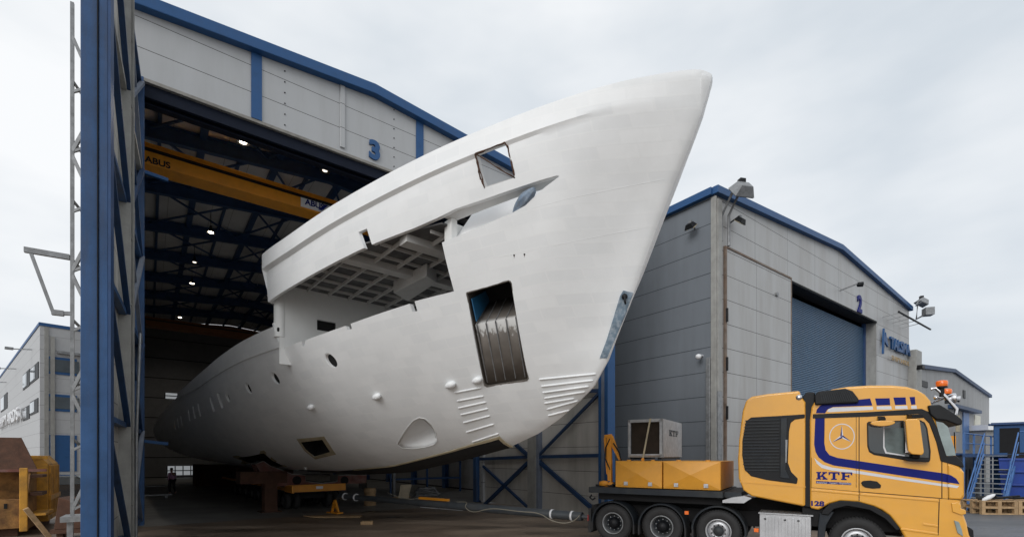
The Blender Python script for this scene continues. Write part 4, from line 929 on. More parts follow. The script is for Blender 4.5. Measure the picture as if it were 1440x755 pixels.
cm = MB().prism(pr, -.35, -.25, 'x').prism(pr, -1.2, -1.1, 'x').build('cradle_plate', 'rustred', cr_)
for px in (418, 485):
    y, z = fy(px, 675); MB().cyl((-.26, y, z), (-.235, y, z), .19, n=20).build('lightening_hole', 'void', cr_)
ts = pr[:-3]; tp_ = MB()
for (a, b), (c, d) in zip(ts, ts[1:]): tp_.hexa([(-1.2, a, b), (-.2, a, b), (-.2, c, d), (-1.2, c, d)], [(-1.2, a, b+.03), (-.2, a, b+.03), (-.2, c, d+.03), (-1.2, c, d+.03)])
tp_.build('cradle_top', 'greysteel', cr_)
st_ = gnd(379, 719); SF = Frame(st_.x, st_.y, *SH.x.xy)
sd_ = thing('support_stand', SF, 'dark rusty steel column stand beside the trailer wheels', 'stand')
MB().ibeam((0, 0, .04), (0, 0, 1.25), .5, .55, .05, up=(1, 0, 0)).build('column', 'rust', sd_); MB().box(-.4, .4, -.4, .4, 0, .04).build('base_plate', 'rust', sd_); MB().box(-.45, .45, -1.2, .6, 1.25, 1.75).build('top_beam', 'rust', sd_)
# second cradle line further aft so the hull is carried
for k, x in enumerate((-10.0, -24.0)):
    c2 = thing('support_block', TR, ('dark block stack under the middle of the hull' if k == 0 else 'dark block stack under the stern, deep in the hall'), 'support', None, (x, 0, 0))
    MB().box(-.4, .4, -1.6, 1.6, (1.09 if k == 0 else 0), 1.72).build('beam', 'rust', c2)
    if k:
        MB().box(-.3, .3, -2.0, -1.3, 0, 1.75).build('post', 'rust', c2); MB().box(-.3, .3, 1.3, 2.0, 0, 1.75).build('post', 'rust', c2)

# tow pipe from trailer to truck
P0 = at(478, 697, 20.2); P1 = at(832, 727, 14.1)
TP = Frame(P0.x, P0.y, P1.x-P0.x, P1.y-P0.y); Lp = (P1.xy-P0.xy).length
tpt = thing('tow_bar', TP, 'long grey tow pipe running from the trailer to the back of the yellow truck', 'tow bar')
def tz(s): return P0.z+(P1.z-P0.z)*s
MB().cyl((0, 0, tz(0)), (Lp*.42, 0, tz(.42)), .11, n=20).cyl((Lp*.4, 0, tz(.4)), (Lp-.3, 0, tz(.97)), .135, n=20).cyl((Lp-.3, 0, tz(.97)), (Lp, 0, P1.z), .06, n=12).build('pipe', 'pipe', tpt)
for s in (.03, .09, .885, .945): MB().lathe([(.12, -.03), (.15, -.03), (.15, .03), (.12, .03)], (Lp*s, 0, tz(s)), (1, 0, tz(.1)-tz(0)), 20).build('white_band', 'label', tpt)
MB().bar((Lp*.40, 0, tz(.4)+.18), (Lp*.52, 0, tz(.5)+.18), .14, .08).build('clamp', 'crane', tpt)
jf = gnd(523, 715); jl = TP.loc(jf)
MB().bar((jl.x, 0, .55), (jl.x-.2, 0, .0), .08).bar((jl.x, 0, .55), (jl.x+.25, 0, .0), .08).box(jl.x-.35, jl.x+.35, -.15, .15, 0, .05).bar((jl.x-.1, 0, .25), (jl.x+.15, 0, .25), .06).build('jack_foot', 'crane', tpt)
hs = []
for px, py, d in ((545, 692, 19.0), (570, 704, 18.6), (600, 697, 18.2), (620, 707, 17.9), (660, 704, 17.2), (652, 712, 16.9), (665, 721.5, 16.6), (690, 713, 16.2), (730, 719, 15.6), (758, 720, 15.2), (775, 732, 14.9), (795, 736, 14.6), (810, 731, 14.4), (815, 724, 14.2)):
    d -= .55; p = at(px, py, d); p.z = max(p.z, .03); hs.append(p)
cv = bpy.data.curves.new('hose', 'CURVE'); cv.dimensions = '3D'; sp_ = cv.splines.new('NURBS'); sp_.points.add(len(hs)-1)
for i, p in enumerate(hs): sp_.points[i].co = (*p, 1)
sp_.order_u = 3; sp_.use_endpoint_u = True; cv.bevel_depth = .013; cv.resolution_u = 6; cv.materials.append(M['hose'])
ho = bpy.data.objects.new('hose', cv); COL.objects.link(ho); dg = bpy.context.evaluated_depsgraph_get(); dg.update(); me = bpy.data.meshes.new_from_object(ho.evaluated_get(dg)); bpy.data.objects.remove(ho)
ho = bpy.data.objects.new('air_hose', me); COL.objects.link(ho); tag(ho, 'thin pale hose looping over the tow pipe', 'hose')
# ================================================= TRUCK
TK = Frame(2.8, 13.5, .8486, -.529)
tk = thing('tractor_truck', TK, 'yellow heavy haulage truck with blue stripes, parked side-on at the lower right', 'truck')
def tp(px, py, y0=0.0): return TK.side(px, py, y0)
def tpoly(pts, name, m, y0, th, parent=tk, bevel=0, seg=2, z1=False, extra=()):
    """outline traced on the side plane of the truck at y0, given thickness th going inward"""
    P = [tp(*p, y0) for p in pts]+list(extra)
    return MB().prism(P, y0, y0+th).build(name, m, parent, bevel=bevel, seg=seg)
Z1 = lambda pts: [(1120+x/3.2125, 520+y/3.2125) for x, y in pts]
Z8 = lambda pts: [(820+x/3.2125, 520+y/3.2125) for x, y in pts]
body = [(1139, 714), (1138.5, 590), (1141, 572), (1152, 553), (1170, 547), (1193, 543.2), (1224, 541.3), (1254, 541.3), (1274, 543), (1290, 547.5), (1301, 554), (1309, 563), (1313, 578), (1317, 592), (1328, 620), (1335, 645), (1350, 655), (1356.5, 664), (1357, 699), (1351, 704), (1353, 716), (1360, 735), (1364, 752)]
bl = [tp(*p, 0) for p in body]
bl = bl+[(7.5, .62), (7.45, .33), (6.55, .33), (6.42, .62)]
arch = [tp(*p, 0) for p in [(1265, 742.6), (1251, 725), (1240, 717), (1229, 712), (1207, 706), (1182, 704.3), (1167, 708), (1151, 717)]]
cab = MB().prism(bl+arch, 0, 2.5).build('cab', 'truck', tk, bevel=.055, seg=4)
MB().box(4.75, 6.4, .35, 2.15, .75, 1.25).box(4.8, 7.2, .1, 2.4, 1.25, 1.35).build('floor_pan', 'void', tk)
tpoly(Z1([(120, 632), (150, 603), (200, 589), (280, 594), (350, 614), (420, 654), (467, 712), (470, 720), (452, 725), (400, 672), (330, 632), (230, 614), (170, 628), (145, 655), (110, 650)]), 'wheel_arch', 'black', -.05, .45, bevel=.02)
MB().prism([tp(*p, .02) for p in Z1([(105, 645), (150, 640), (170, 640), (135, 700), (125, 780), (95, 780), (98, 700)])], .0, .5).build('mud_liner', 'chassis', tk, bevel=.02)
# roof line strip, visor, pillar, screen
tpoly([(1143, 582), (1220, 579), (1296, 574.5), (1307, 579), (1306, 583), (1290, 581.5), (1220, 585.5), (1143, 588)], 'roof_strip', 'black', -.012, .03)
tpoly([(1294, 582), (1303, 578), (1309, 583), (1314, 592), (1319, 604), (1331, 641), (1345, 641), (1354, 650), (1356, 657), (1350, 655.5), (1330, 650), (1323, 648), (1317, 622), (1307, 595)], 'pillar', 'black', -.02, .12, bevel=.01)
tpoly([(1316, 592), (1326, 594), (1333, 600), (1343, 633), (1344, 640), (1331, 640.5), (1324, 620), (1319, 604)], 'windscreen', 'windscreen', -.026, .10)
v = tpoly([(1304.5, 569.5), (1322, 568.5), (1336, 577), (1346, 583.5), (1353.5, 590), (1353.5, 597), (1346, 597.5), (1330, 591), (1316, 589.5), (1308, 582)], 'sun_visor', 'black', -.07, 2.6, bevel=.03)
MB().bar((tp(1345, 647)[0], .1, 2.2), (tp(1345, 647)[0]+.08, .6, 2.9), .02).build('wiper', 'black', tk)
# side window
wf = tpoly(Z1([(318, 240), (325, 233), (440, 229), (560, 226), (580, 236), (592, 262), (607, 365), (605, 405), (595, 414), (490, 407), (350, 383), (328, 370), (320, 345)]), 'window_seal', 'black', -.010, .03, bevel=.006)
gl = tpoly(Z1([(324, 246), (330, 240), (440, 235), (558, 232), (573, 240), (585, 264), (598, 365), (597, 396), (490, 390), (352, 374), (333, 362), (326, 340)]), 'window_pane', 'glass', -.016, .012, parent=wf)
tpoly(Z1([(395, 262), (484, 262), (484, 384), (405, 372), (396, 350)]), 'inner_view', 'inview', -.019, .003, parent=wf)
tpoly(Z1([(392, 256), (398, 256), (398, 345), (408, 370), (490, 384), (490, 389), (402, 376), (392, 350)]), 'sliding_frame', 'silver', -.021, .004, parent=wf)
tpoly(Z1([(490, 396), (600, 400), (605, 405), (600, 416), (510, 412), (485, 404)]), 'mirror_base', 'black', -.16, .18, bevel=.02)
# mirrors
P = [tp(*p, -.42) for p in Z1([(490, 228), (497, 221), (545, 220), (556, 228), (575, 372), (566, 384), (520, 380), (503, 366)])]
mm = MB().prism(P, -.46, -.22).build('mirror', 'truck', tk, bevel=.045, seg=4)
MB().prism([(P[0][0]+.03, P[6][1]+.03), (P[4][0]-.04, P[4][1]+.02), (P[3][0]-.02, P[3][1]-.05), (P[0][0]+.03, P[1][1]-.05)], -.235, -.21).build('mirror_glass', 'chrome', mm)
a = tp(1290, 586, -.2); MB().bar((a[0]-.06, -.02, a[1]+.03), (a[0]-.02, -.36, a[1]), .18, .07).bar((P[6][0]+.1, -.3, P[6][1]-.03), (P[6][0]+.1, .0, P[6][1]-.08), .1, .06).build('mirror_arm', 'black', mm)
c = tp(1241, 594, -.3); e = MB(); vs = []
mo = MB().prism([(c[0]+.205*math.cos(t)*1.0, c[1]+.075*math.sin(t)*(1 if math.sin(t) < 0 else .55)) for t in [2*math.pi*i/24 for i in range(24)]], -.36, -.12).build('kerb_mirror', 'truck', tk, bevel=.03, seg=3)
MB().bar((c[0], -.02, c[1]+.12), (c[0], -.25, c[1]+.06), .12, .06).build('mirror_arm', 'black', mo)
# stripes and panel lines
def decal(pts, name, m, y=-.0035, th=.003): return tpoly(pts, name, m, y, th)
decal(Z1([(85, 212), (128, 212), (126, 330), (132, 362), (150, 384), (185, 396), (265, 408), (460, 437), (660, 465), (690, 472), (712, 482), (730, 497), (740, 517), (650, 502), (460, 474), (270, 445), (170, 431), (128, 416), (100, 394), (86, 368), (80, 335)]), 'blue_stripe', 'navy')
decal(Z1([(88, 195), (92, 178), (108, 160), (135, 150), (235, 139), (333, 128), (343, 160), (165, 167), (140, 178), (130, 195)]), 'blue_stripe', 'navy')
decal(Z1([(138, 188), (145, 176), (165, 169), (345, 165), (347, 179), (150, 190)]), 'silver_stripe', 'silver')
decal(Z1([(80, 396), (95, 410), (118, 427), (160, 440), (280, 455), (460, 484), (650, 512), (738, 522), (728, 534), (650, 523), (460, 496), (280, 468), (160, 453), (115, 442), (92, 422)]), 'silver_stripe', 'silver')
for a, b, c_, d in ((355, 424, 128, 159), (438, 496, 124, 157), (511, 538, 122, 156)):
    decal(Z1([(a, c_), (b-3, c_-1), (b, d-1), (a+8, d+1)]), 'blue_square', 'navy'); decal(Z1([(a+7, d+5), (b+4, d+4), (b+7, d+19), (a+8, d+19)]), 'silver_square', 'silver')
for pts in ([(283, 205), (283, 590)], [(65, 530), (283, 549)], [(283, 549), (655, 579)], [(645, 582), (640, 745)], [(657, 400), (657, 578)], [(610, 212), (640, 300)], [(640, 300), (657, 400)], [(125, 212), (125, 330)], [(270, 212), (270, 530)], [(683, 420), (686, 585)], [(80, 212), (283, 207)], [(283, 207), (610, 200)], [(655, 579), (760, 588)], [(68, 395), (66, 530)]):
    q = [tp(*p, 0) for p in Z1(pts)]; w = .014 if pts[0][0] in (283, 645, 657) else .007
    MB().bar((q[0][0], -.001, q[0][1]), (q[1][0], -.001, q[1][1]), w, .008, up=(0, 1, 0)).build('panel_gap', 'void', tk)
for pts in ([(65, 537), (283, 556)], [(287, 556), (645, 586)], [(470, 712), (640, 735)], [(570, 690), (640, 700)]):
    q = [tp(*p, 0) for p in Z1(pts)]; MB().bar((q[0][0], -.0, q[0][1]-.02), (q[1][0], -.0, q[1][1]-.02), .05, .03, up=(0, 1, 0)).build('body_crease', 'truck', tk, bevel=.012)
tpoly(Z1([(292, 508), (302, 500), (335, 498), (365, 503), (383, 520), (380, 533), (345, 535), (312, 530), (298, 522)]), 'door_handle', 'black', -.03, .035, bevel=.012)
tpoly(Z1([(683, 425), (705, 430), (745, 450), (758, 460), (760, 560), (745, 585), (688, 582)]), 'corner_panel', 'truck', -.035, .1, bevel=.03, seg=3)
decal(Z1([(683, 470), (700, 476), (722, 490), (738, 515), (683, 507)]), 'blue_stripe', 'navy', y=-.039)
decal(Z1([(684, 514), (735, 523), (726, 533), (684, 527)]), 'silver_stripe', 'silver', y=-.039)
hl = tpoly(Z1([(712, 678), (735, 686), (748, 720), (754, 752), (728, 735)]), 'headlight', 'windscreen', -.03, .2, bevel=.01)
tpoly(Z1([(700, 650), (735, 655), (745, 670), (760, 690), (766, 700), (800, 722), (803, 760), (770, 775), (740, 765), (752, 745), (742, 690)]), 'bumper_corner', 'black', .02, .5, bevel=.02)
tpoly(Z1([(700, 600), (730, 596), (745, 610), (742, 625), (765, 632), (768, 650), (745, 655), (705, 640)]), 'corner_vane', 'truck', -.03, .3, bevel=.015)
# emblem: ring with a three pointed star
c = tp(*Z1([(205, 300)])[0], 0); r = .285
ring = MB(); n = 40
ring.add([(c[0]+r*k*math.cos(2*math.pi*i/n)*.82, -.004, c[1]+r*k*math.sin(2*math.pi*i/n)) for k in (1, .93) for i in range(n)]+[(c[0]+r*k*math.cos(2*math.pi*i/n)*.82, 0, c[1]+r*k*math.sin(2*math.pi*i/n)) for k in (1, .93) for i in range(n)],
         [(i, (i+1) % n, n+(i+1) % n, n+i) for i in range(n)]+[(i, 2*n+i, 2*n+(i+1) % n, (i+1) % n) for i in range(n)]+[(n+i, n+(i+1) % n, 3*n+(i+1) % n, 3*n+i) for i in range(n)])
em = ring.build('emblem_ring', 'silver', tk)
sta = MB(); sb = MB()
for k in range(3):
    t = math.pi/2+2*math.pi*k/3; d = (math.cos(t)*.82, math.sin(t)); q = (-math.sin(t)*.82, math.cos(t))
    sta.prism([(c[0]+q[0]*.035, c[1]+q[1]*.035), (c[0]+d[0]*.25, c[1]+d[1]*.25), (c[0], c[1])], -.006, 0); sb.prism([(c[0]-q[0]*.035, c[1]-q[1]*.035), (c[0], c[1]), (c[0]+d[0]*.25, c[1]+d[1]*.25)], -.0055, 0)
sta.build('emblem_star', 'navy', em); sb.build('emblem_star', 'silver', em)
# slab serif letters K T F
def slab(ch):
    R_ = lambda a, b, c, d: [(a, c), (b, c), (b, d), (a, d)]
    if ch == 'K': return [R_(.0, .46, .84, 1), R_(0, .46, 0, .16), R_(.1, .36, .16, .84), R_(.56, 1, .84, 1), R_(.56, 1.04, 0, .16), [(.36, .42), (.62, .84), (.88, .84), (.5, .36), (.36, .25)], [(.44, .52), (.62, .60), (.96, .16), (.66, .16)]]
    if ch == 'T': return [R_(0, 1, .82, 1), R_(0, .14, .62, .82), R_(.86, 1, .62, .82), R_(.37, .63, .16, .82), R_(.24, .76, 0, .16)]
    return [R_(0, 1, .84, 1), R_(.86, 1, .64, .84), R_(.1, .36, .16, .84), R_(0, .5, 0, .16), R_(.36, .62, .42, .58), R_(.62, .74, .32, .68)]
def letters(word, org, wid, hgt, name, m, parent, slant=0.0, axis='y', th=.004, gap=.08, mapf=None):
    cw = wid/len(word); o = None
    for i, ch in enumerate(word):
        mb_ = MB()
        for j, poly in enumerate(slab(ch)):
            pts = [(org[0]+cw*i+u*cw*(1-gap*1.5), org[1]+slant*(cw*i)+v*hgt) for u, v in poly]
            mb_.prism(pts, -th-.0004*j, 0) if axis == 'y' else mb_.prism(pts, mapf, mapf+th+.0004*j, 'x')
        mb_.build(name, m, parent)
a = tp(*(1140+52/6.545, 640+222/6.545), 0); b = tp(*(1140+382/6.545, 640+238/6.545), 0); t_ = tp(*(1140+52/6.545, 640+152/6.545), 0)
letters('KTF', (a[0], a[1]+.005), b[0]-a[0]+.03, (t_[1]-a[1]), 'lettering', 'navy', tk)
bar = decal([(1140+50/6.545, 640+234/6.545), (1140+373/6.545, 640+252/6.545), (1140+373/6.545, 640+272/6.545), (1140+50/6.545, 640+256/6.545)], 'caption_bar', 'navy')
q = tp(1140+212/6.545, 640+253/6.545, 0); text('caption', 'Autoverhuur - Transport - Kraanverhuur', 'silver', bar, (q[0], -.0055, q[1]), .062, xdir=(1, 0, -.012), depth=.002, sx=.62)
q = tp(1148.7, 707.8, 0); text('fleet_number', '128', 'navy', tk, (q[0], -.006, q[1]), .15, depth=.006, bold=.006, sx=1.25)
# roof air intake, snorkel
ik = tpoly([(1146, 569), (1145, 556), (1150, 550), (1189, 545.8), (1199, 549.5), (1208, 561), (1207, 566)], 'air_intake', 'black', -.09, .6, bevel=.03)
ig = MB()
for k in range(15):
    u = k/14; p0 = tp(1154+40*u, 552.5-3.0*u, -.095); p1 = tp(1156.5+44*u, 564.5-1.0*u, -.095); ig.bar((p0[0], -.097, p0[1]), (p1[0], -.097, p1[1]), .012, .016, up=(0, 1, 0))
ig.build('intake_grille', 'chassis', ik)
tpoly([(1129, 557), (1134, 551), (1146, 551), (1147, 566), (1144, 572), (1142.5, 714), (1130, 712)], 'snorkel', 'black', .03, .35, bevel=.03)
MB().box(4.55, 4.95, .1, 2.4, .8, 3.2).build('cab_gap', 'void', tk)
c = tp(1123.5, 558.5, .0); MB().lathe([(0, 0), (.06, .0), (.07, .05), (.07, .14), (0, .16)], (c[0], -.02, c[1]), (0, 1, 0), 14).build('work_lamp', 'chrome', tk)
# cooling tower behind the cab
ct = tpoly([(1038.5, 672), (1037.5, 645), (1039, 619), (1044, 578), (1049, 563), (1057, 557), (1080, 553.3), (1124.8, 549), (1126, 556), (1133, 565), (1132.5, 711.5), (1129, 711.5), (1057, 697.5), (1045, 689)], 'cooling_tower', 'truck', .0, 2.5, bevel=.06, seg=4)
gr = tpoly([(1049, 592), (1056, 586.5), (1101, 584), (1132, 582), (1131.5, 587.5), (1118, 589.5), (1112, 594), (1109.5, 606), (1108, 650), (1112.5, 663), (1122, 672.5), (1120.5, 680), (1078, 674.5), (1056, 669), (1047, 660), (1043.5, 640), (1043.8, 619.5)], 'side_grille', 'black', -.02, .06, parent=ct, bevel=.015)
sl = MB(); sl2 = MB()
for k in range(17):
    y = 590+4.35*k; x0 = 1048-(3 if 4 < k else .6*k)
    if k > 14: x0 += 1.5*(k-14)
    a = tp(x0, y+1.3, -.03); b = tp(1096, y-.4+k*.12, -.03); sl.bar((a[0], -.026, a[1]), (b[0], -.026, b[1]), .022, .03, up=(0, 1, 0)); 
sl.build('louvre', 'chassis', gr)
sd2 = tpoly([(1098, 588), (1107, 587), (1105, 660), (1111, 673), (1097, 671)], 'grille_edge', 'chassis', -.045, .03, parent=gr, bevel=.01)
tpoly([(1104.5, 618), (1107.5, 618), (1106, 650), (1104.5, 650)], 'grille_insert', 'galv', -.05, .006, parent=gr)
tpoly([(1040, 676), (1133, 683.5), (1133, 685), (1041, 678)], 'body_crease', 'truck', -.012, .012, parent=ct)
# beacons, chrome bar, horns
bb = MB(); c0 = tp(1309, 547, .25); c1 = tp(1330, 558, .25); c2 = tp(1345, 575, .25)
for y in (.25, 2.25): bb.tube([(c0[0], y, c0[1]), (c0[0]+.08, y, c0[1]+.02), (c1[0], y, c1[1]), (c2[0], y, c2[1]), (c2[0]-.02, y, c2[1]-.12)], .035, 10)
bb.cyl((c1[0], .25, c1[1]), (c1[0], 2.25, c1[1]), .03); bb.build('roof_bar', 'chrome', tk)
for px, py, y, s in ((1324.5, 541, .25, .85), (1331.5, 552, 1.9, .8)):
    c = tp(px, py, y); bk_ = MB().cyl((c[0], y, c[1]-.25), (c[0], y, c[1]-.05), .05*s).cyl((c[0], y, c[1]-.06), (c[0], y, c[1]-.03), .11*s, n=20).build('beacon_base', 'black', tk)
    MB().lathe([(.105*s, -.03), (.115*s, .0), (.118*s, .06), (.1*s, .085), (0, .1)], (c[0], y, c[1]), (0, 0, 1), 24).build('beacon', 'orange', bk_)
c = tp(1340, 560, .35); sl_ = MB().lathe([(0, -.14), (.06, -.12), (.105, .0), (.11, .03), (.10, .045)], (c[0], .35, c[1]), (1, 0, .05), 24).build('spot_lamp', 'chrome', tk); MB().lathe([(0, .05), (.098, .045)], (c[0], .35, c[1]), (1, 0, .05), 24).build('lamp_lens', 'label', sl_)
c = tp(1316, 560, .5); MB().lathe([(0, 0), (.05, .02), (.02, .1), (.02, .3), (.07, .42)], (c[0]-.05, .45, c[1]+.02), (1, 0, -.15), 14).build('air_horn', 'chrome', tk)
# deck and chassis
MB().box(-.70, 2.86, -.02, 2.52, 1.36, 1.52).build('deck_frame', 'chassis', tk, bevel=.008)
MB().box(2.86, 3.25, .25, 2.4, 1.36, 1.50).build('deck_nose', 'chassis', tk)
MB().box(-.6, 6.9, .75, 1.05, .62, 1.0).box(-.6, 6.9, 1.45, 1.75, .62, 1.0).box(-.2, 5.2, .95, 1.55, .7, 1.3).box(-.66, -.5, .1, 2.4, .75, 1.0).build('chassis', 'void', tk)
MB().box(-.5, 2.8, .25, 2.25, 1.16, 1.36).build('underframe', 'void', tk)
tpoly([(1016, 703), (1016, 706.5), (1046, 707), (1057, 700), (1047, 697), (1030, 699)], 'step_plate', 'alu', -.02, .4)
for x0, x1 in ((.07, 1.355), (1.385, 2.80)):
    b_ = MB().box(x0, x1, .06, 2.4, 1.54, 2.27).build('storage_box', 'truckbox', tk, bevel=.012)
    xm = (x0+x1)/2; zm = 1.92
    f = MB(); cs = [(x0+.02, .055, 1.56), (x1-.02, .055, 1.56), (x1-.02, .055, 2.25), (x0+.02, .055, 2.25)]; f.add(cs+[(xm, -.03, zm)], [(0, 1, 4), (1, 2, 4), (2, 3, 4), (3, 0, 4), (3, 2, 1, 0)]).build('box_door', 'truckbox', b_)
    for u in (.24, .76): 
        x = x0+(x1-x0)*u; MB().box(x-.055, x+.055, .015, .055, 1.60, 1.70).box(x-.02, x+.05, .0, .02, 1.63, 1.68).build('latch', 'alu', b_, bevel=.004)
        MB().cyl((x, .3, 2.27), (x, .3, 2.30), .06, n=12).build('lifting_lug', 'truckbox', b_)
# rear lashings and lights
MB().box(-.74, -.66, .0, .35, .55, .72).box(-.74, -.66, 2.1, 2.5, .55, .72).build('tail_light', 'red', tk)
for p in ((965.5, 720.5), (1063.5, 745)): x, z = tp(*p, .0); MB().box(x-.05, x+.05, -.01, .05, z-.045, z+.045).build('side_marker', 'orange', tk, bevel=.006)
MB().tube([(-.62, .02, 1.30), (-.66, -.03, 1.22), (-.58, -.03, 1.16), (-.5, 0, 1.22)], .025, 8).build('rope_hook', 'black', tk)
# aluminium locker
lk = MB().box(3.67, 4.72, .0, .7, .33, 1.03).build('locker', 'alu', tk, bevel=.015)
for k in range(7): x = 3.80+.135*k; MB().box(x, x+.055, -.014, .0, .36, .97).build('locker_rib', 'alu', lk, bevel=.004)
MB().box(3.65, 4.76, -.03, .72, 1.035, 1.06).build('locker_tread', 'alu', lk)
for k in range(9): MB().box(3.68+.12*k, 3.70+.12*k, -.02, .70, 1.06, 1.068).build('tread_bar', 'galv', lk)
for x in (3.77, 4.18, 4.45): MB().box(x, x+.045, -.03, -.012, .9, .93).build('locker_catch', 'black', lk)
# wheels
def wheel(x, y, steer, sgn=-1):
    t = MB().lathe([(.30, .02), (.33, -.02), (.44, -.035), (.495, -.01), (.52, .04), (.525, .12), (.525, .20), (.50, .27), (.3, .28)], (x, y, .525), (0, -sgn, 0), 48).build('wheel', 'rubber', tk)
    tr_ = MB()
    for k in range(48):
        an = 2*math.pi*k/48; cx_, cz_ = math.cos(an), math.sin(an); tr_.bar((x+cx_*.524, y+.03*-sgn, .525+cz_*.524), (x+cx_*.524, y+.26*-sgn, .525+cz_*.524), .035, .016, up=(cx_, 0, cz_))
    tr_.build('tread', 'rubber', t)
    MB().lathe([(.305, .015), (.305, -.02), (.285, -.022), (.272, .0), (.262, .045), (.25, .16), (.25, .2)], (x, y, .525), (0, -sgn, 0), 48).build('rim', 'galv' if not steer else 'alu', t)
    if steer:
        MB().lathe([(.255, .05), (.245, .03), (.205, .02), (.19, .01), (.12, .03), (.115, .09)], (x, y, .525), (0, -sgn, 0), 40).build('disc', 'alu', t)
        h_ = MB(); h_.lathe([(.12, .08), (.118, -.0), (.10, -.035), (0, -.04)], (x, y, .525), (0, -sgn, 0), 24).build('hub', 'chassis', t)
        nb = MB()
        for k in range(10): an = 2*math.pi*(k+.5)/10; nb.cyl((x+.165*math.cos(an), y+.03*-sgn, .525+.165*math.sin(an)), (x+.165*math.cos(an), y-.015*-sgn, .525+.165*math.sin(an)), .018, n=6)
        nb.build('wheel_nuts', 'black', t)
    else:
        MB().lathe([(.25, .19), (.2, .2), (.16, .16)], (x, y, .525), (0, -sgn, 0), 32).build('disc', 'chassis', t)
        MB().lathe([(.16, .2), (.15, .06), (.12, .03), (.11, -.005), (0, -.01)], (x, y, .525), (0, -sgn, 0), 24).build('hub', 'black', t)
        nb = MB()
        for k in range(10): an = 2*math.pi*(k+.5)/10; nb.cyl((x+.19*math.cos(an), y+.19*-sgn, .525+.19*math.sin(an)), (x+.19*math.cos(an), y+.13*-sgn, .525+.19*math.sin(an)), .016, n=6)
        nb.build('wheel_nuts', 'galv', t)
for x, s in ((0, 0), (1.35, 0), (2.75, 1), (5.58, 1)):
    wheel(x, .04, s); wheel(x, 2.46, s, 1)
def guard(x, r0, r1, a0, a1, y0, y1, legs=True):
    o_ = [(x+r1*math.cos(R(a)), .525+r1*math.sin(R(a))) for a in range(a0, a1+1, 10)]; i_2 = [(x+r0*math.cos(R(a)), .525+r0*math.sin(R(a))) for a in range(a1, a0-1, -10)]
    MB().prism(o_+i_2, y0, y1).build('mudguard', 'chassis', tk, bevel=.005)
    MB().prism([(x+(r1+.012)*math.cos(R(a)), .525+(r1+.012)*math.sin(R(a))) for a in range(a0, a1+1, 10)]+[(x+(r0+.03)*math.cos(R(a)), .525+(r0+.03)*math.sin(R(a))) for a in range(a1, a0-1, -10)], y0-.015, y0+.03).build('mudguard_lip', 'chassis', tk)
for x in (0, 1.35): guard(x, .585, .61, 0, 180, .0, .55); guard(x, .585, .61, 0, 180, 1.95, 2.5)
guard(2.75, .60, .63, -10, 180, .0, .5); guard(2.75, .60, .63, -10, 180, 2.0, 2.5)
for x in (-.61, .60, .745, 1.96, 2.14): MB().box(x-.02, x+.02, .0, .5, .28, .54).build('mud_flap', 'rubber', tk)
MB().box(-.72, -.64, .0, .5, .22, .9).build('mud_flap', 'rubber', tk)
# small loader crane at the back
lc = MB(); A_ = lambda x, y: tp(820+x/3.2125, 520+y/3.2125, .35)
def P3(x, y, yy=.35): q = A_(x, y); return (q[0], yy, q[1])
lc.bar(P3(118, 300), P3(122, 500), .12, .12).bar(P3(100, 305), P3(112, 470), .07, .08).build('crane_post', 'crane', tk, bevel=.01)
MB().bar(P3(112, 298), P3(168, 405), .08).bar(P3(128, 298), P3(150, 360), .10, .08).bar(P3(98, 300), P3(130, 296), .09).build('crane_boom', 'crane', tk, bevel=.01)
MB().tube([P3(124, 310, .3), P3(106, 350, .28), P3(104, 400, .28), P3(125, 450, .3)], .018).tube([P3(140, 330, .3), P3(165, 370, .3), P3(175, 408, .3)], .02).build('crane_hose', 'black', tk)
q = P3(95, 512); MB().lathe([(0, -.16), (.07, -.13), (.09, 0), (.06, .12), (0, .15)], q, (1, 0, .1), 12).bar((q[0]+.05, .35, q[2]-.1), (q[0]+.25, .35, q[2]+.05), .1).build('slew_motor', 'crane', tk)
MB().box(-.62, -.1, .3, 2.2, 1.52, 1.58).build('crane_plate', 'black', tk)

# ---- refrigeration crate on the boxes
x0, zt_ = tp(883, 588, .25); x1 = tp(932, 585, .25)[0]; yb = TK.front(959, 600, x1)[0]
gc = thing('metal_crate', TK, 'grey metal ventilator crate with black stencilled letters, strapped on the truck deck boxes', 'crate', None, (0, 0, 2.31))
h_ = 1.10
M['galvcrate'] = mat('spangled_zinc', (.40, .41, .42), .5, .4, var=.3, vscale=10, dirt=(.2, .2, .2), dirt_amt=.6, dirt_scale=5)
fr = MB(); w = .07
fr.box(x0, x0+w, .25, .33, .06, h_).box(x1-w-.02, x1, .25, .33, .06, h_).box(x0, x1, .25, .33, h_-.08, h_).box(x0, x1, .25, .33, .06, .15).build('frame', 'galvcrate', gc, bevel=.006)
MB().box(x0, x1, .40, yb, .06, h_).build('body', 'galvcrate', gc, bevel=.01)
MB().box(x1+.001, x1+.004, yb-.02, yb-.0, .1, h_).build('corner_seam', 'black', gc)
MB().box(x1-.02, x1, .25, .42, .06, h_).build('cheek', 'galvcrate', gc); MB().box(x0, x0+.02, .25, .42, .06, h_).build('cheek', 'galvcrate', gc)
fn = MB()
for k in range(46):
    x = x0+w+.01+(x1-x0-2*w-.03)*k/45; fn.box(x, x+.006, .345, .40, .15, h_-.08)
fn.build('cooling_fins', mat('dusty_fins', (.07, .05, .035), .8, var=.3), gc)
MB().box(x0+.02, x1-.02, .385, .399, .1, h_-.05).build('fin_back', 'void', gc)
for x in (x0+.05, x1-.15): MB().box(x, x+.1, .3, yb-.05, .0, .06).build('foot', 'black', gc)
sa = tp(914, 585, .2); sb_ = tp(903.5, 641, .2)
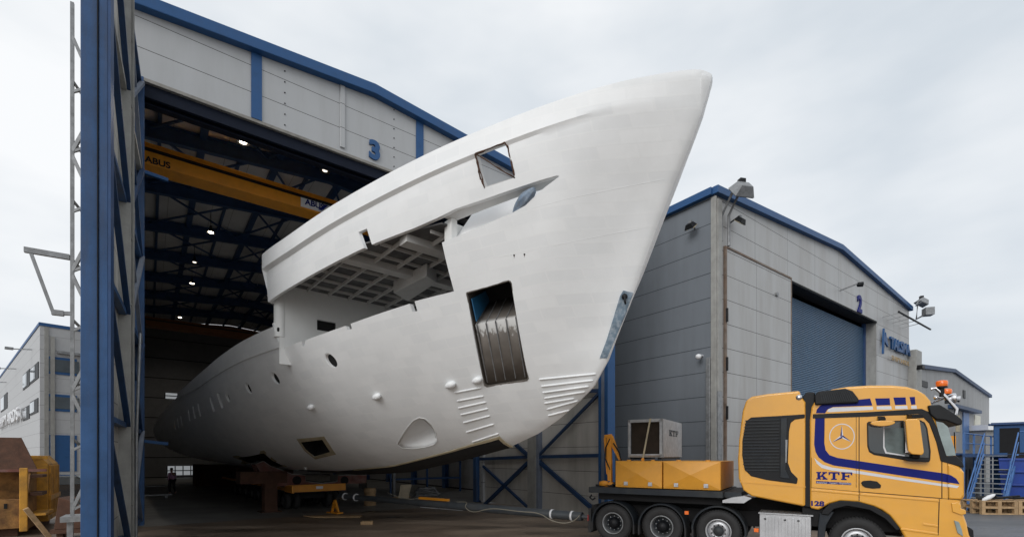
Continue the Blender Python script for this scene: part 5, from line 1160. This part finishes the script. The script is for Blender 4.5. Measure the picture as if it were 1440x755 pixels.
MB().bar((sa[0], .235, h_+.01), (sb_[0], .235, .02), .045, .008, up=(0, 1, 0)).bar((sa[0], .235, h_+.01), (sa[0]+.1, yb, h_+.012), .045, .008).build('ratchet_strap', 'cream', gc)
MB().lathe([(.03, 0), (.045, 0)], (sb_[0], .22, .0), (0, 1, 0), 12).box(sb_[0]-.03, sb_[0]+.03, .2, .24, -.04, .03).build('strap_hook', 'crane', gc)
ya = TK.front(941, 600, x1)[0]; yc = TK.front(953.5, 600, x1)[0]
letters('KTF', (ya, .66), yc-ya+.05, .17, 'lettering', 'black', gc, axis='x', mapf=x1+.002, th=.003)
# ================================================= LEFT YARD
YC = Frame(-15.35, 16.0, .8, .6)
wc = thing('waste_compactor', YC, 'worn yellow ribbed waste compactor box beside the left lattice mast', 'compactor')
MB().prism([(-2.6, .25), (0, .25), (0, 2.15), (-.22, 2.42), (-2.6, 2.42)], 0, .08).prism([(-2.6, .25), (0, .25), (0, 2.15), (-.22, 2.42), (-2.6, 2.42)], .08, 2.2).build('body', 'skip', wc, bevel=.02)
for k in range(7): MB().box(.0, .05, .15+.3*k, .25+.3*k, .45, 2.1).build('rib', 'skip', wc, bevel=.01)
MB().box(0, .07, .05, 2.2, .95, 1.1).box(-2.6, 0, -.02, .0, 2.3, 2.4).build('rail', 'skip', wc); MB().box(-2.4, -.2, .1, 2.0, 0, .25).build('skid', 'rust', wc)
hp_ = thing('loading_hopper', YC, 'rusty scraped yellow loading hopper with its dark lid raised, at the lower left edge', 'hopper')
MB().box(-3.6, -.35, -1.62, -1.5, .25, 1.12).build('front_wall', 'skipin', hp_, bevel=.01)
MB().box(-3.6, -.3, -.2, -.08, .25, 2.0).build('back_wall', 'skipin', hp_)
MB().prism([(-1.62, .2), (-.08, .2), (-.08, 2.0), (-1.0, 2.0), (-1.62, 1.15)], -.36, -.26, 'x').build('side_wall', 'skipin', hp_)
MB().box(-.42, -.24, -1.70, -1.6, .15, 2.05).build('post', 'skip', hp_, bevel=.02); MB().box(-.24, .15, -1.65, -.1, .6, .66).build('ledge', 'skip', hp_)
MB().box(-.22, .05, -1.5, -.6, 1.2, 1.3).build('bracket', 'rust', hp_); MB().box(-.22, .05, -1.5, -.6, 1.75, 1.83).build('bracket', 'rust', hp_)
MB().hexa([(-3.6, -1.05, 1.98), (-.12, -1.05, 1.98), (-.12, -.98, 1.98), (-3.6, -.98, 1.98)], [(-3.6, -.55, 2.98), (-.55, -.55, 2.98), (-.55, -.48, 2.98), (-3.6, -.48, 2.98)]).build('lid', 'rust', hp_)
MB().bar((-3.6, -1.1, 1.96), (.1, -1.1, 1.96), .08).build('lid_beam', 'rustred', hp_)
MB().box(-3.6, -.4, -1.5, -.2, .3, .34).box(-3.4, -.5, -1.4, -.3, .0, .25).build('floor', 'rust', hp_)
MB().box(-.75, -.68, -1.635, -1.62, .85, 1.0).build('slot_mark', 'void', hp_)
wbp = gnd(66, 757); wb = Frame(wbp.x, wbp.y, .8, .6)
w_ = MB().bar((-.42, -.15, .92), (.05, 0, .04), .14, .12).build('wooden_beam', 'wood', None, bevel=.006); w_.location = wb.o; w_.rotation_euler = (0, 0, wb.ang); tag(w_, 'pale wooden beam leaning against the end of the rusty hopper', 'beam')
CF = Frame(-22.6, 24.2, .8, .6)
car = thing('parked_car', CF, 'black parked car half hidden behind the lattice mast and compactor', 'car')
cp = [(-2.1, .3), (2.1, .3), (2.15, .7), (1.9, .85), (1.2, .95), (.6, 1.4), (-1.0, 1.45), (-1.7, 1.0), (-2.1, .9)]
MB().prism(cp, 0, 1.75).build('body', 'carpaint', car, bevel=.08, seg=3)
MB().prism([(1.05, .98), (.55, 1.33), (-.2, 1.36), (-.2, .98)], -.015, .0).prism([(-.28, .98), (-.28, 1.36), (-.95, 1.37), (-1.5, 1.0)], -.015, .0).build('side_window', 'officeglass', car)
MB().hexa([(1.28, .15, .93), (1.28, 1.6, .93), (1.2, 1.6, .93), (1.2, .15, .93)], [(.72, .25, 1.37), (.72, 1.5, 1.37), (.62, 1.5, 1.37), (.62, .25, 1.37)]).build('windscreen', 'windscreen', car)
for x in (-1.35, 1.35):
    wh = MB().lathe([(0, -.02), (.2, -.03), (.3, -.02), (.32, .05), (.32, .2), (0, .2)], (x, 0, .32), (0, 1, 0), 24).build('wheel', 'rubber', car); MB().lathe([(0, -.04), (.15, -.045), (.2, -.03)], (x, 0, .32), (0, 1, 0), 20).build('rim', 'galv', wh)
MB().box(2.05, 2.17, .1, .5, .62, .75).build('headlight', 'label', car); MB().box(-2.12, -2.0, .05, .4, .75, .88).build('tail_light', 'red', car)

# ================================================= INSIDE AND UNDER THE BOW
pp_ = gnd(242, 694); PF = Frame(pp_.x, pp_.y, -.9, .43)
def person():
    J = {'pel': (0, 0, .88), 'wai': (0, 0, 1.0), 'che': (.02, 0, 1.2), 'nec': (.04, 0, 1.36), 'hed': (.06, 0, 1.42), 'hd2': (.08, 0, 1.54),
         'hl': (0, .1, .84), 'kl': (.13, .1, .47), 'al': (.05, .1, .09), 'tl': (.19, .1, .03), 'hr': (0, -.1, .84), 'kr': (-.02, -.1, .46), 'ar': (-.22, -.1, .11), 'tr': (-.10, -.1, .03),
         'sl': (.03, .17, 1.31), 'el': (-.06, .22, 1.07), 'wl': (.04, .22, .86), 'sr': (.03, -.17, 1.31), 'er': (.05, -.23, 1.06), 'wr': (.20, -.2, .88)}
    rad = {'pel': .13, 'wai': .12, 'che': .14, 'nec': .05, 'hed': .075, 'hd2': .085, 'hl': .085, 'kl': .06, 'al': .045, 'tl': .035, 'hr': .085, 'kr': .06, 'ar': .045, 'tr': .035, 'sl': .06, 'el': .045, 'wl': .03, 'sr': .06, 'er': .045, 'wr': .03}
    E = [('pel', 'wai'), ('wai', 'che'), ('che', 'nec'), ('nec', 'hed'), ('hed', 'hd2'), ('pel', 'hl'), ('hl', 'kl'), ('kl', 'al'), ('al', 'tl'), ('pel', 'hr'), ('hr', 'kr'), ('kr', 'ar'), ('ar', 'tr'), ('che', 'sl'), ('sl', 'el'), ('el', 'wl'), ('che', 'sr'), ('sr', 'er'), ('er', 'wr')]
    def grow(keys, name, m, k=1.0, cutj=None):
        ks = [j for j in J if j in keys]; idx = {j: i for i, j in enumerate(ks)}; me = bpy.data.meshes.new(name)
        me.from_pydata([J[j] for j in ks], [(idx[a], idx[b]) for a, b in E if a in idx and b in idx], []); o = bpy.data.objects.new(name, me); COL.objects.link(o)
        md = o.modifiers.new('skin', 'SKIN'); sv_ = me.skin_vertices[0].data
        for j in ks: sv_[idx[j]].radius = (rad[j]*k, rad[j]*k)
        sv_[0].use_root = True; o.modifiers.new('sub', 'SUBSURF').levels = 2; o.modifiers['sub'].render_levels = 2
        dg = bpy.context.evaluated_depsgraph_get(); dg.update(); nm = bpy.data.meshes.new_from_object(o.evaluated_get(dg)); bpy.data.objects.remove(o)
        nm.materials.clear(); nm.materials.append(M[m]); r = bpy.data.objects.new(name, nm); COL.objects.link(r)
        for p in nm.polygons: p.use_smooth = True
        return r
    b = grow(list(J), 'person', 'skin'); b.location = PF.o; b.rotation_euler = (0, 0, PF.ang); tag(b, 'person in a mauve shirt and dark trousers walking inside the dark hall', 'person')
    s = grow(['pel', 'wai', 'che', 'sl', 'el', 'wl', 'sr', 'er', 'wr'], 'shirt', 'pink', 1.18); s.parent = b
    t = grow(['pel', 'hl', 'kl', 'al', 'hr', 'kr', 'ar'], 'trousers', 'trouser', 1.2); t.parent = b
    MB().lathe([(0, .115), (.06, .10), (.09, .05), (.088, .0), (.06, -.05)], (.065, 0, 1.56), (-.2, 0, 1), 14).build('hair', 'hair', b)
person()
def put(o, fr, lab, cat, grp=None): o.location = fr.o; o.rotation_euler = (0, 0, fr.ang); return tag(o, lab, cat, grp)
# folded sheets
p = gnd(602, 707); FS = Frame(p.x, p.y, .97, .25)
m_ = MB()
for k in range(9):
    z = .05+.085*k; a = -.85+random.uniform(0, .2)+.03*k; b = .75-random.uniform(0, .3)-.02*k; n = 10; y0 = random.uniform(-.1, .1)
    vs = []; 
    for i in range(n+1):
        x = a+(b-a)*i/n; zz = z+.025*math.sin(i*1.3+k)+.02*random.random()
        vs += [(x, y0+.03*math.sin(i+k), zz-.035), (x, y0+.03*math.sin(i+k), zz+.035), (x, y0+1.0, zz+.03), (x, y0+1.0, zz-.04)]
    fs = [(4*i+j, 4*i+(j+1) % 4, 4*i+4+(j+1) % 4, 4*i+4+j) for i in range(n) for j in range(4)]+[(0, 1, 2, 3), (4*n+3, 4*n+2, 4*n+1, 4*n)]
    m_.add(vs, fs, True)
put(m_.build('folded_sheets', 'greycloth'), FS, 'heap of folded grey sheets behind the tow pipe', 'sheets')
p = gnd(553, 704); PB = Frame(p.x, p.y, .95, .3)
m_ = MB()
for k in range(5): m_.bar((-.9+.1*k, -.1+.2*k, .06+.07*(k % 2)), (.5+.12*k, .1+.15*k, .08+.07*(k % 3)), .12, .06)
put(m_.build('plank_pile', 'wood'), PB, 'loose planks piled left of the grey sheets', 'planks')
put(MB().hexa([(.25, .0, .1), (.8, .0, .1), (.8, .04, .1), (.25, .04, .1)], [(.42, .3, .85), (1.0, .3, .85), (1.0, .34, .85), (.42, .34, .85)]).build('leaning_board', 'paleboard'), PB, 'pale square board leaning up between the planks and grey sheets', 'board')
p = gnd(515, 712); BR = Frame(p.x, p.y+.6, 1, 0)
put(MB().lathe([(0, .0), (.27, .0), (.29, .02), (.27, .3), (.285, .32), (.27, .34), (.27, .62), (.29, .64), (.28, .84), (0, .85)], (0, 0, 0), (0, 0, 1), 24).build('barrel', 'wood'), BR, 'brown barrel standing behind the end of the tow pipe', 'barrel')
p = gnd(548, 700); GP = Frame(p.x, p.y+1, .8, .6)
put(MB().box(-.07, .07, -.07, .07, 0, 1.75).box(-.15, .15, -.15, .15, 0, .03).build('steel_prop', 'galv'), GP, 'short grey steel prop standing in the dark under the keel', 'prop')
a = gnd(441, 728); b = gnd(506, 727.5); PL_ = Frame(a.x, a.y, b.x-a.x, b.y-a.y); L_ = (b.xy-a.xy).length
put(MB().hexa([(0, 0, .012), (L_, 0, .012), (L_*.98, .5, .012), (-.55, .45, .012)], [(0, 0, .05), (L_, 0, .05), (L_*.98, .5, .05), (-.55, .45, .05)]).build('plywood_board', 'wood'), PL_, 'flat pale plywood board lying on the yard in front of the trailer', 'board')
a = gnd(592, 714); b = gnd(650, 718.5); PL2 = Frame(a.x, a.y, b.x-a.x, b.y-a.y); L2_ = (b.xy-a.xy).length
put(MB().box(0, L2_, -.04, .04, .03, .10).build('white_profile', 'label'), PL2, 'long thin white batten lying beside the tow pipe', 'batten')
a = gnd(516, 737); b = Frame(a.x, a.y, 1, .1); put(MB().box(-.2, .2, -.1, .1, .004, .12).build('wood_block', 'wood', bevel=.01), b, 'small wooden block on the yard right of the plywood board', 'block')
a = gnd(424, 676, 1.1) if False else TR.wor((-.6, -.9, 1.1))
HF = H3
for k, (px, py) in enumerate(((222, 686), (206, 700))):
    p = gnd(px, py); f = Frame(p.x, p.y, .8, .6)
    put(MB().box(-1.2, 1.2, -.06, .06, .12, .2).box(-1.0, -.85, -.3, .3, 0, .12).box(.85, 1.0, -.3, .3, 0, .12).build('trestle', 'galv'), f, ('low grey trestle on the hall floor behind the walking person', 'low grey trestle on the hall floor nearest the blue door post')[k], 'trestle')
# racks along the right wall of hall 3, in the dark behind the keel
rk = thing('storage_rack', H3, 'dark shelving in the hall behind the tow pipe, left of the open cream door leaf', 'rack', None, (12.2, 8, 0))
for x in (0, 2.5, 5.0): MB().bar((x, 0, 0), (x, 0, 3.4), .1).build('upright', 'rafter', rk)
for z in (.9, 2.0, 3.2): MB().box(0, 5, -.1, .9, z, z+.08).build('shelf', 'rafter', rk)

# ================================================= RIGHT YARD
ST = Frame(20.0, 21.3, .8, .6)
stt = thing('steel_stairs', ST, 'blue steel stairs with grating treads climbing to the platform behind the truck', 'stairs')
RUN, RISE = 3.6, 2.5
for y in (0, -1.15):
    MB().hexa([(0, y-.03, .0), (.28, y-.03, 0), (.28, y+.03, 0), (0, y+.03, 0)], [(RUN, y-.03, RISE), (RUN+.28, y-.03, RISE), (RUN+.28, y+.03, RISE), (RUN, y+.03, RISE)]).build('stringer', 'railblue', stt)
    MB().tube([(.3, y, .9), (RUN+.2, y, RISE+1.0)], .028).tube([(.3, y, .5), (RUN+.2, y, RISE+.55)], .02).bar((.3, y, .1), (.3, y, .9), .05).bar((RUN*.5, y, RISE*.5), (RUN*.5, y, RISE*.5+.95), .05).build('handrail', 'railblue', stt)
for k in range(12): u = (k+.5)/12; MB().box(RUN*u, RUN*u+.27, -1.12, -.03, RISE*u, RISE*u+.035).build('tread', 'grating', stt)
pf = thing('raised_platform', ST, 'blue railed steel platform at the top of the stairs at the right edge', 'platform', None, (RUN+.2, 0, 0))
MB().box(0, 12, -3.5, .8, RISE-.15, RISE).build('deck', 'rafter', pf)
for x in (0, 2.2, 4.4, 6.6, 8.8):
    for y in (-3.4, .75): MB().bar((x+.05, y, 0), (x+.05, y, RISE+1.05), .08).build('post', 'railblue', pf)
MB().tube([(0, .75, RISE+1.05), (12, .75, RISE+1.05)], .03).tube([(0, .75, RISE+.55), (12, .75, RISE+.55)], .025).build('rail', 'railblue', pf)
MB().tube([(0, -3.4, RISE+1.05), (12, -3.4, RISE+1.05)], .03).tube([(0, -3.4, RISE+.55), (12, -3.4, RISE+.55)], .025).tube([(0, -3.4, RISE+1.05), (0, -1.2, RISE+1.05)], .03).build('rail', 'railblue', pf)
q = at(1397, 641, 28.0); BT = Frame(q.x, q.y, .70, -.71)
bt = thing('blue_cabinet', BT, 'tall blue equipment cabinet with dark openings behind the platform railing', 'cabinet')
MB().box(0, 4.5, 0, 1.2, 0, 4.2).build('body', 'blue', bt, bevel=.04)
for x in (.25, 1.6, 2.9): MB().box(x, x+.8, -.03, 0, 2.6, 4.0).build('opening', 'void', bt)
MB().box(-.1, 4.6, -.2, 1.3, 4.2, 4.32).build('cover', 'rafter', bt)
gs = thing('grey_shed', ST, 'grey slatted shed under the platform behind the blue stairs', 'shed', None, (0, 1.0, 0))
MB().box(-1.5, 9, 0, 3, 0, 2.45).build('wall', 'farpanel', gs)
for k in range(9): MB().box(-.9+.9*k, -.55+.9*k, -.03, .0, .5, 1.7).build('louvre', 'chassis', gs)
MB().box(-1.6, 9.1, -.1, 3.1, 2.45, 2.55).build('roof', 'rafter', gs)
fc = thing('wire_fence', ST, 'grey wire mesh gate beside the stairs', 'fence', None, (-.6, .7, 0))
for k in range(14): MB().bar((.4+.2*k, 0, 0), (.4+.2*k, 0, 2.1), .025).build('bar', 'galv', fc)
for z in (.1, 1.1, 2.1): MB().bar((.4, 0, z), (3.0, 0, z), .04).build('rail', 'galv', fc)
# blue waste container
p0 = at(1404, 703, 22.5); BC = Frame(p0.x, p0.y, .70, -.71)
bc = thing('blue_container', BC, 'dark blue ribbed steel container standing behind the pallets at the right edge', 'container')
MB().hexa([(.12, 0, .3), (3.4, 0, .3), (3.4, 2, .3), (.12, 2, .3)], [(0, -.1, 2.28), (3.5, -.1, 2.28), (3.5, 2.1, 2.28), (0, 2.1, 2.28)]).build('body', 'contblue', bc, bevel=.02)
for z in (.45, 1.05, 1.65, 2.2): MB().box(.0, 3.45, -.16, -.06, z, z+.1).build('rib', 'contblue', bc, bevel=.02)
for x in (1.0, 2.2): MB().box(x, x+.12, -.15, -.02, .35, 2.2).build('rib', 'contblue', bc, bevel=.02)
MB().box(.2, 3.3, .1, 1.9, 0, .3).build('feet', 'rust', bc)
md_ = MB()
for k in range(5): md_.box(.3, 3.3, .2+.3*k, .28+.3*k, 2.28, 2.38+.05*k)
md_.build('load', 'black', bc)
# pallets
def pallet(fr, z, lab):
    t = thing('wooden_pallet', fr, lab, 'pallet', 'pallets stacked by the blue container', (0, 0, z))
    for k in range(5): MB().box(0, 1.4, .0+.225*k, .13+.225*k, .245, .275).build('top_board', 'wood', t)
    for y in (0, .45, .9):
        MB().box(0, 1.4, y, y+.12, 0, .05).build('bottom_board', 'wood', t)
        for x in (0, .63, 1.26): MB().box(x, x+.14, y, y+.12, .05, .215).build('block', 'wood', t)
    for x in (0, .63, 1.26): MB().box(x, x+.14, 0, 1.0, .215, .245).build('stringer_board', 'wood', t)
    return t
p = gnd(1381, 723); PA = Frame(p.x, p.y, 1, -.06); PB2 = Frame(p.x+1.46, p.y-.05, 1, -.08)
for i, nm_ in enumerate(('lower wooden pallet of the stack nearest the stairs', 'upper wooden pallet of the stack nearest the stairs')): pallet(PA, .28*i, nm_)
for i, nm_ in enumerate(('lower wooden pallet of the stack at the right picture edge', 'upper wooden pallet of the stack at the right picture edge')): pallet(PB2, .28*i, nm_)
put(MB().tube([(.1, .3, .62), (.4, .2, .68), (.8, .4, .63), (1.2, .2, .70), (1.6, .4, .64), (2.1, .3, .68)], .05, 8).tube([(.2, .5, .65), (.7, .3, .76), (1.1, .5, .66), (1.7, .25, .75)], .04, 8).build('old_hose', 'black'), PA, 'tangle of black hose lying on top of the pallets', 'hose')
put(MB().lathe([(0, -.3), (.07, -.22), (.09, 0), (.06, .2), (0, .3)], (.35, .1, .70), (1, 0, .5), 10).build('white_bag', 'label'), PA, 'crumpled white bag on the pallets near the stairs', 'bag')
bsp = gnd(1369, 708); BS = Frame(bsp.x, bsp.y+2.5, 1, 0)
put(MB().box(-.15, .15, -.1, .1, 2.4, 3.4).box(-.05, .05, -.05, .05, 0, 2.4).build('yellow_sign', 'crane'), Frame(*at(1337.5, 620, 24).xy, 1, 0), 'narrow yellow sign post seen just past the truck windscreen', 'sign')
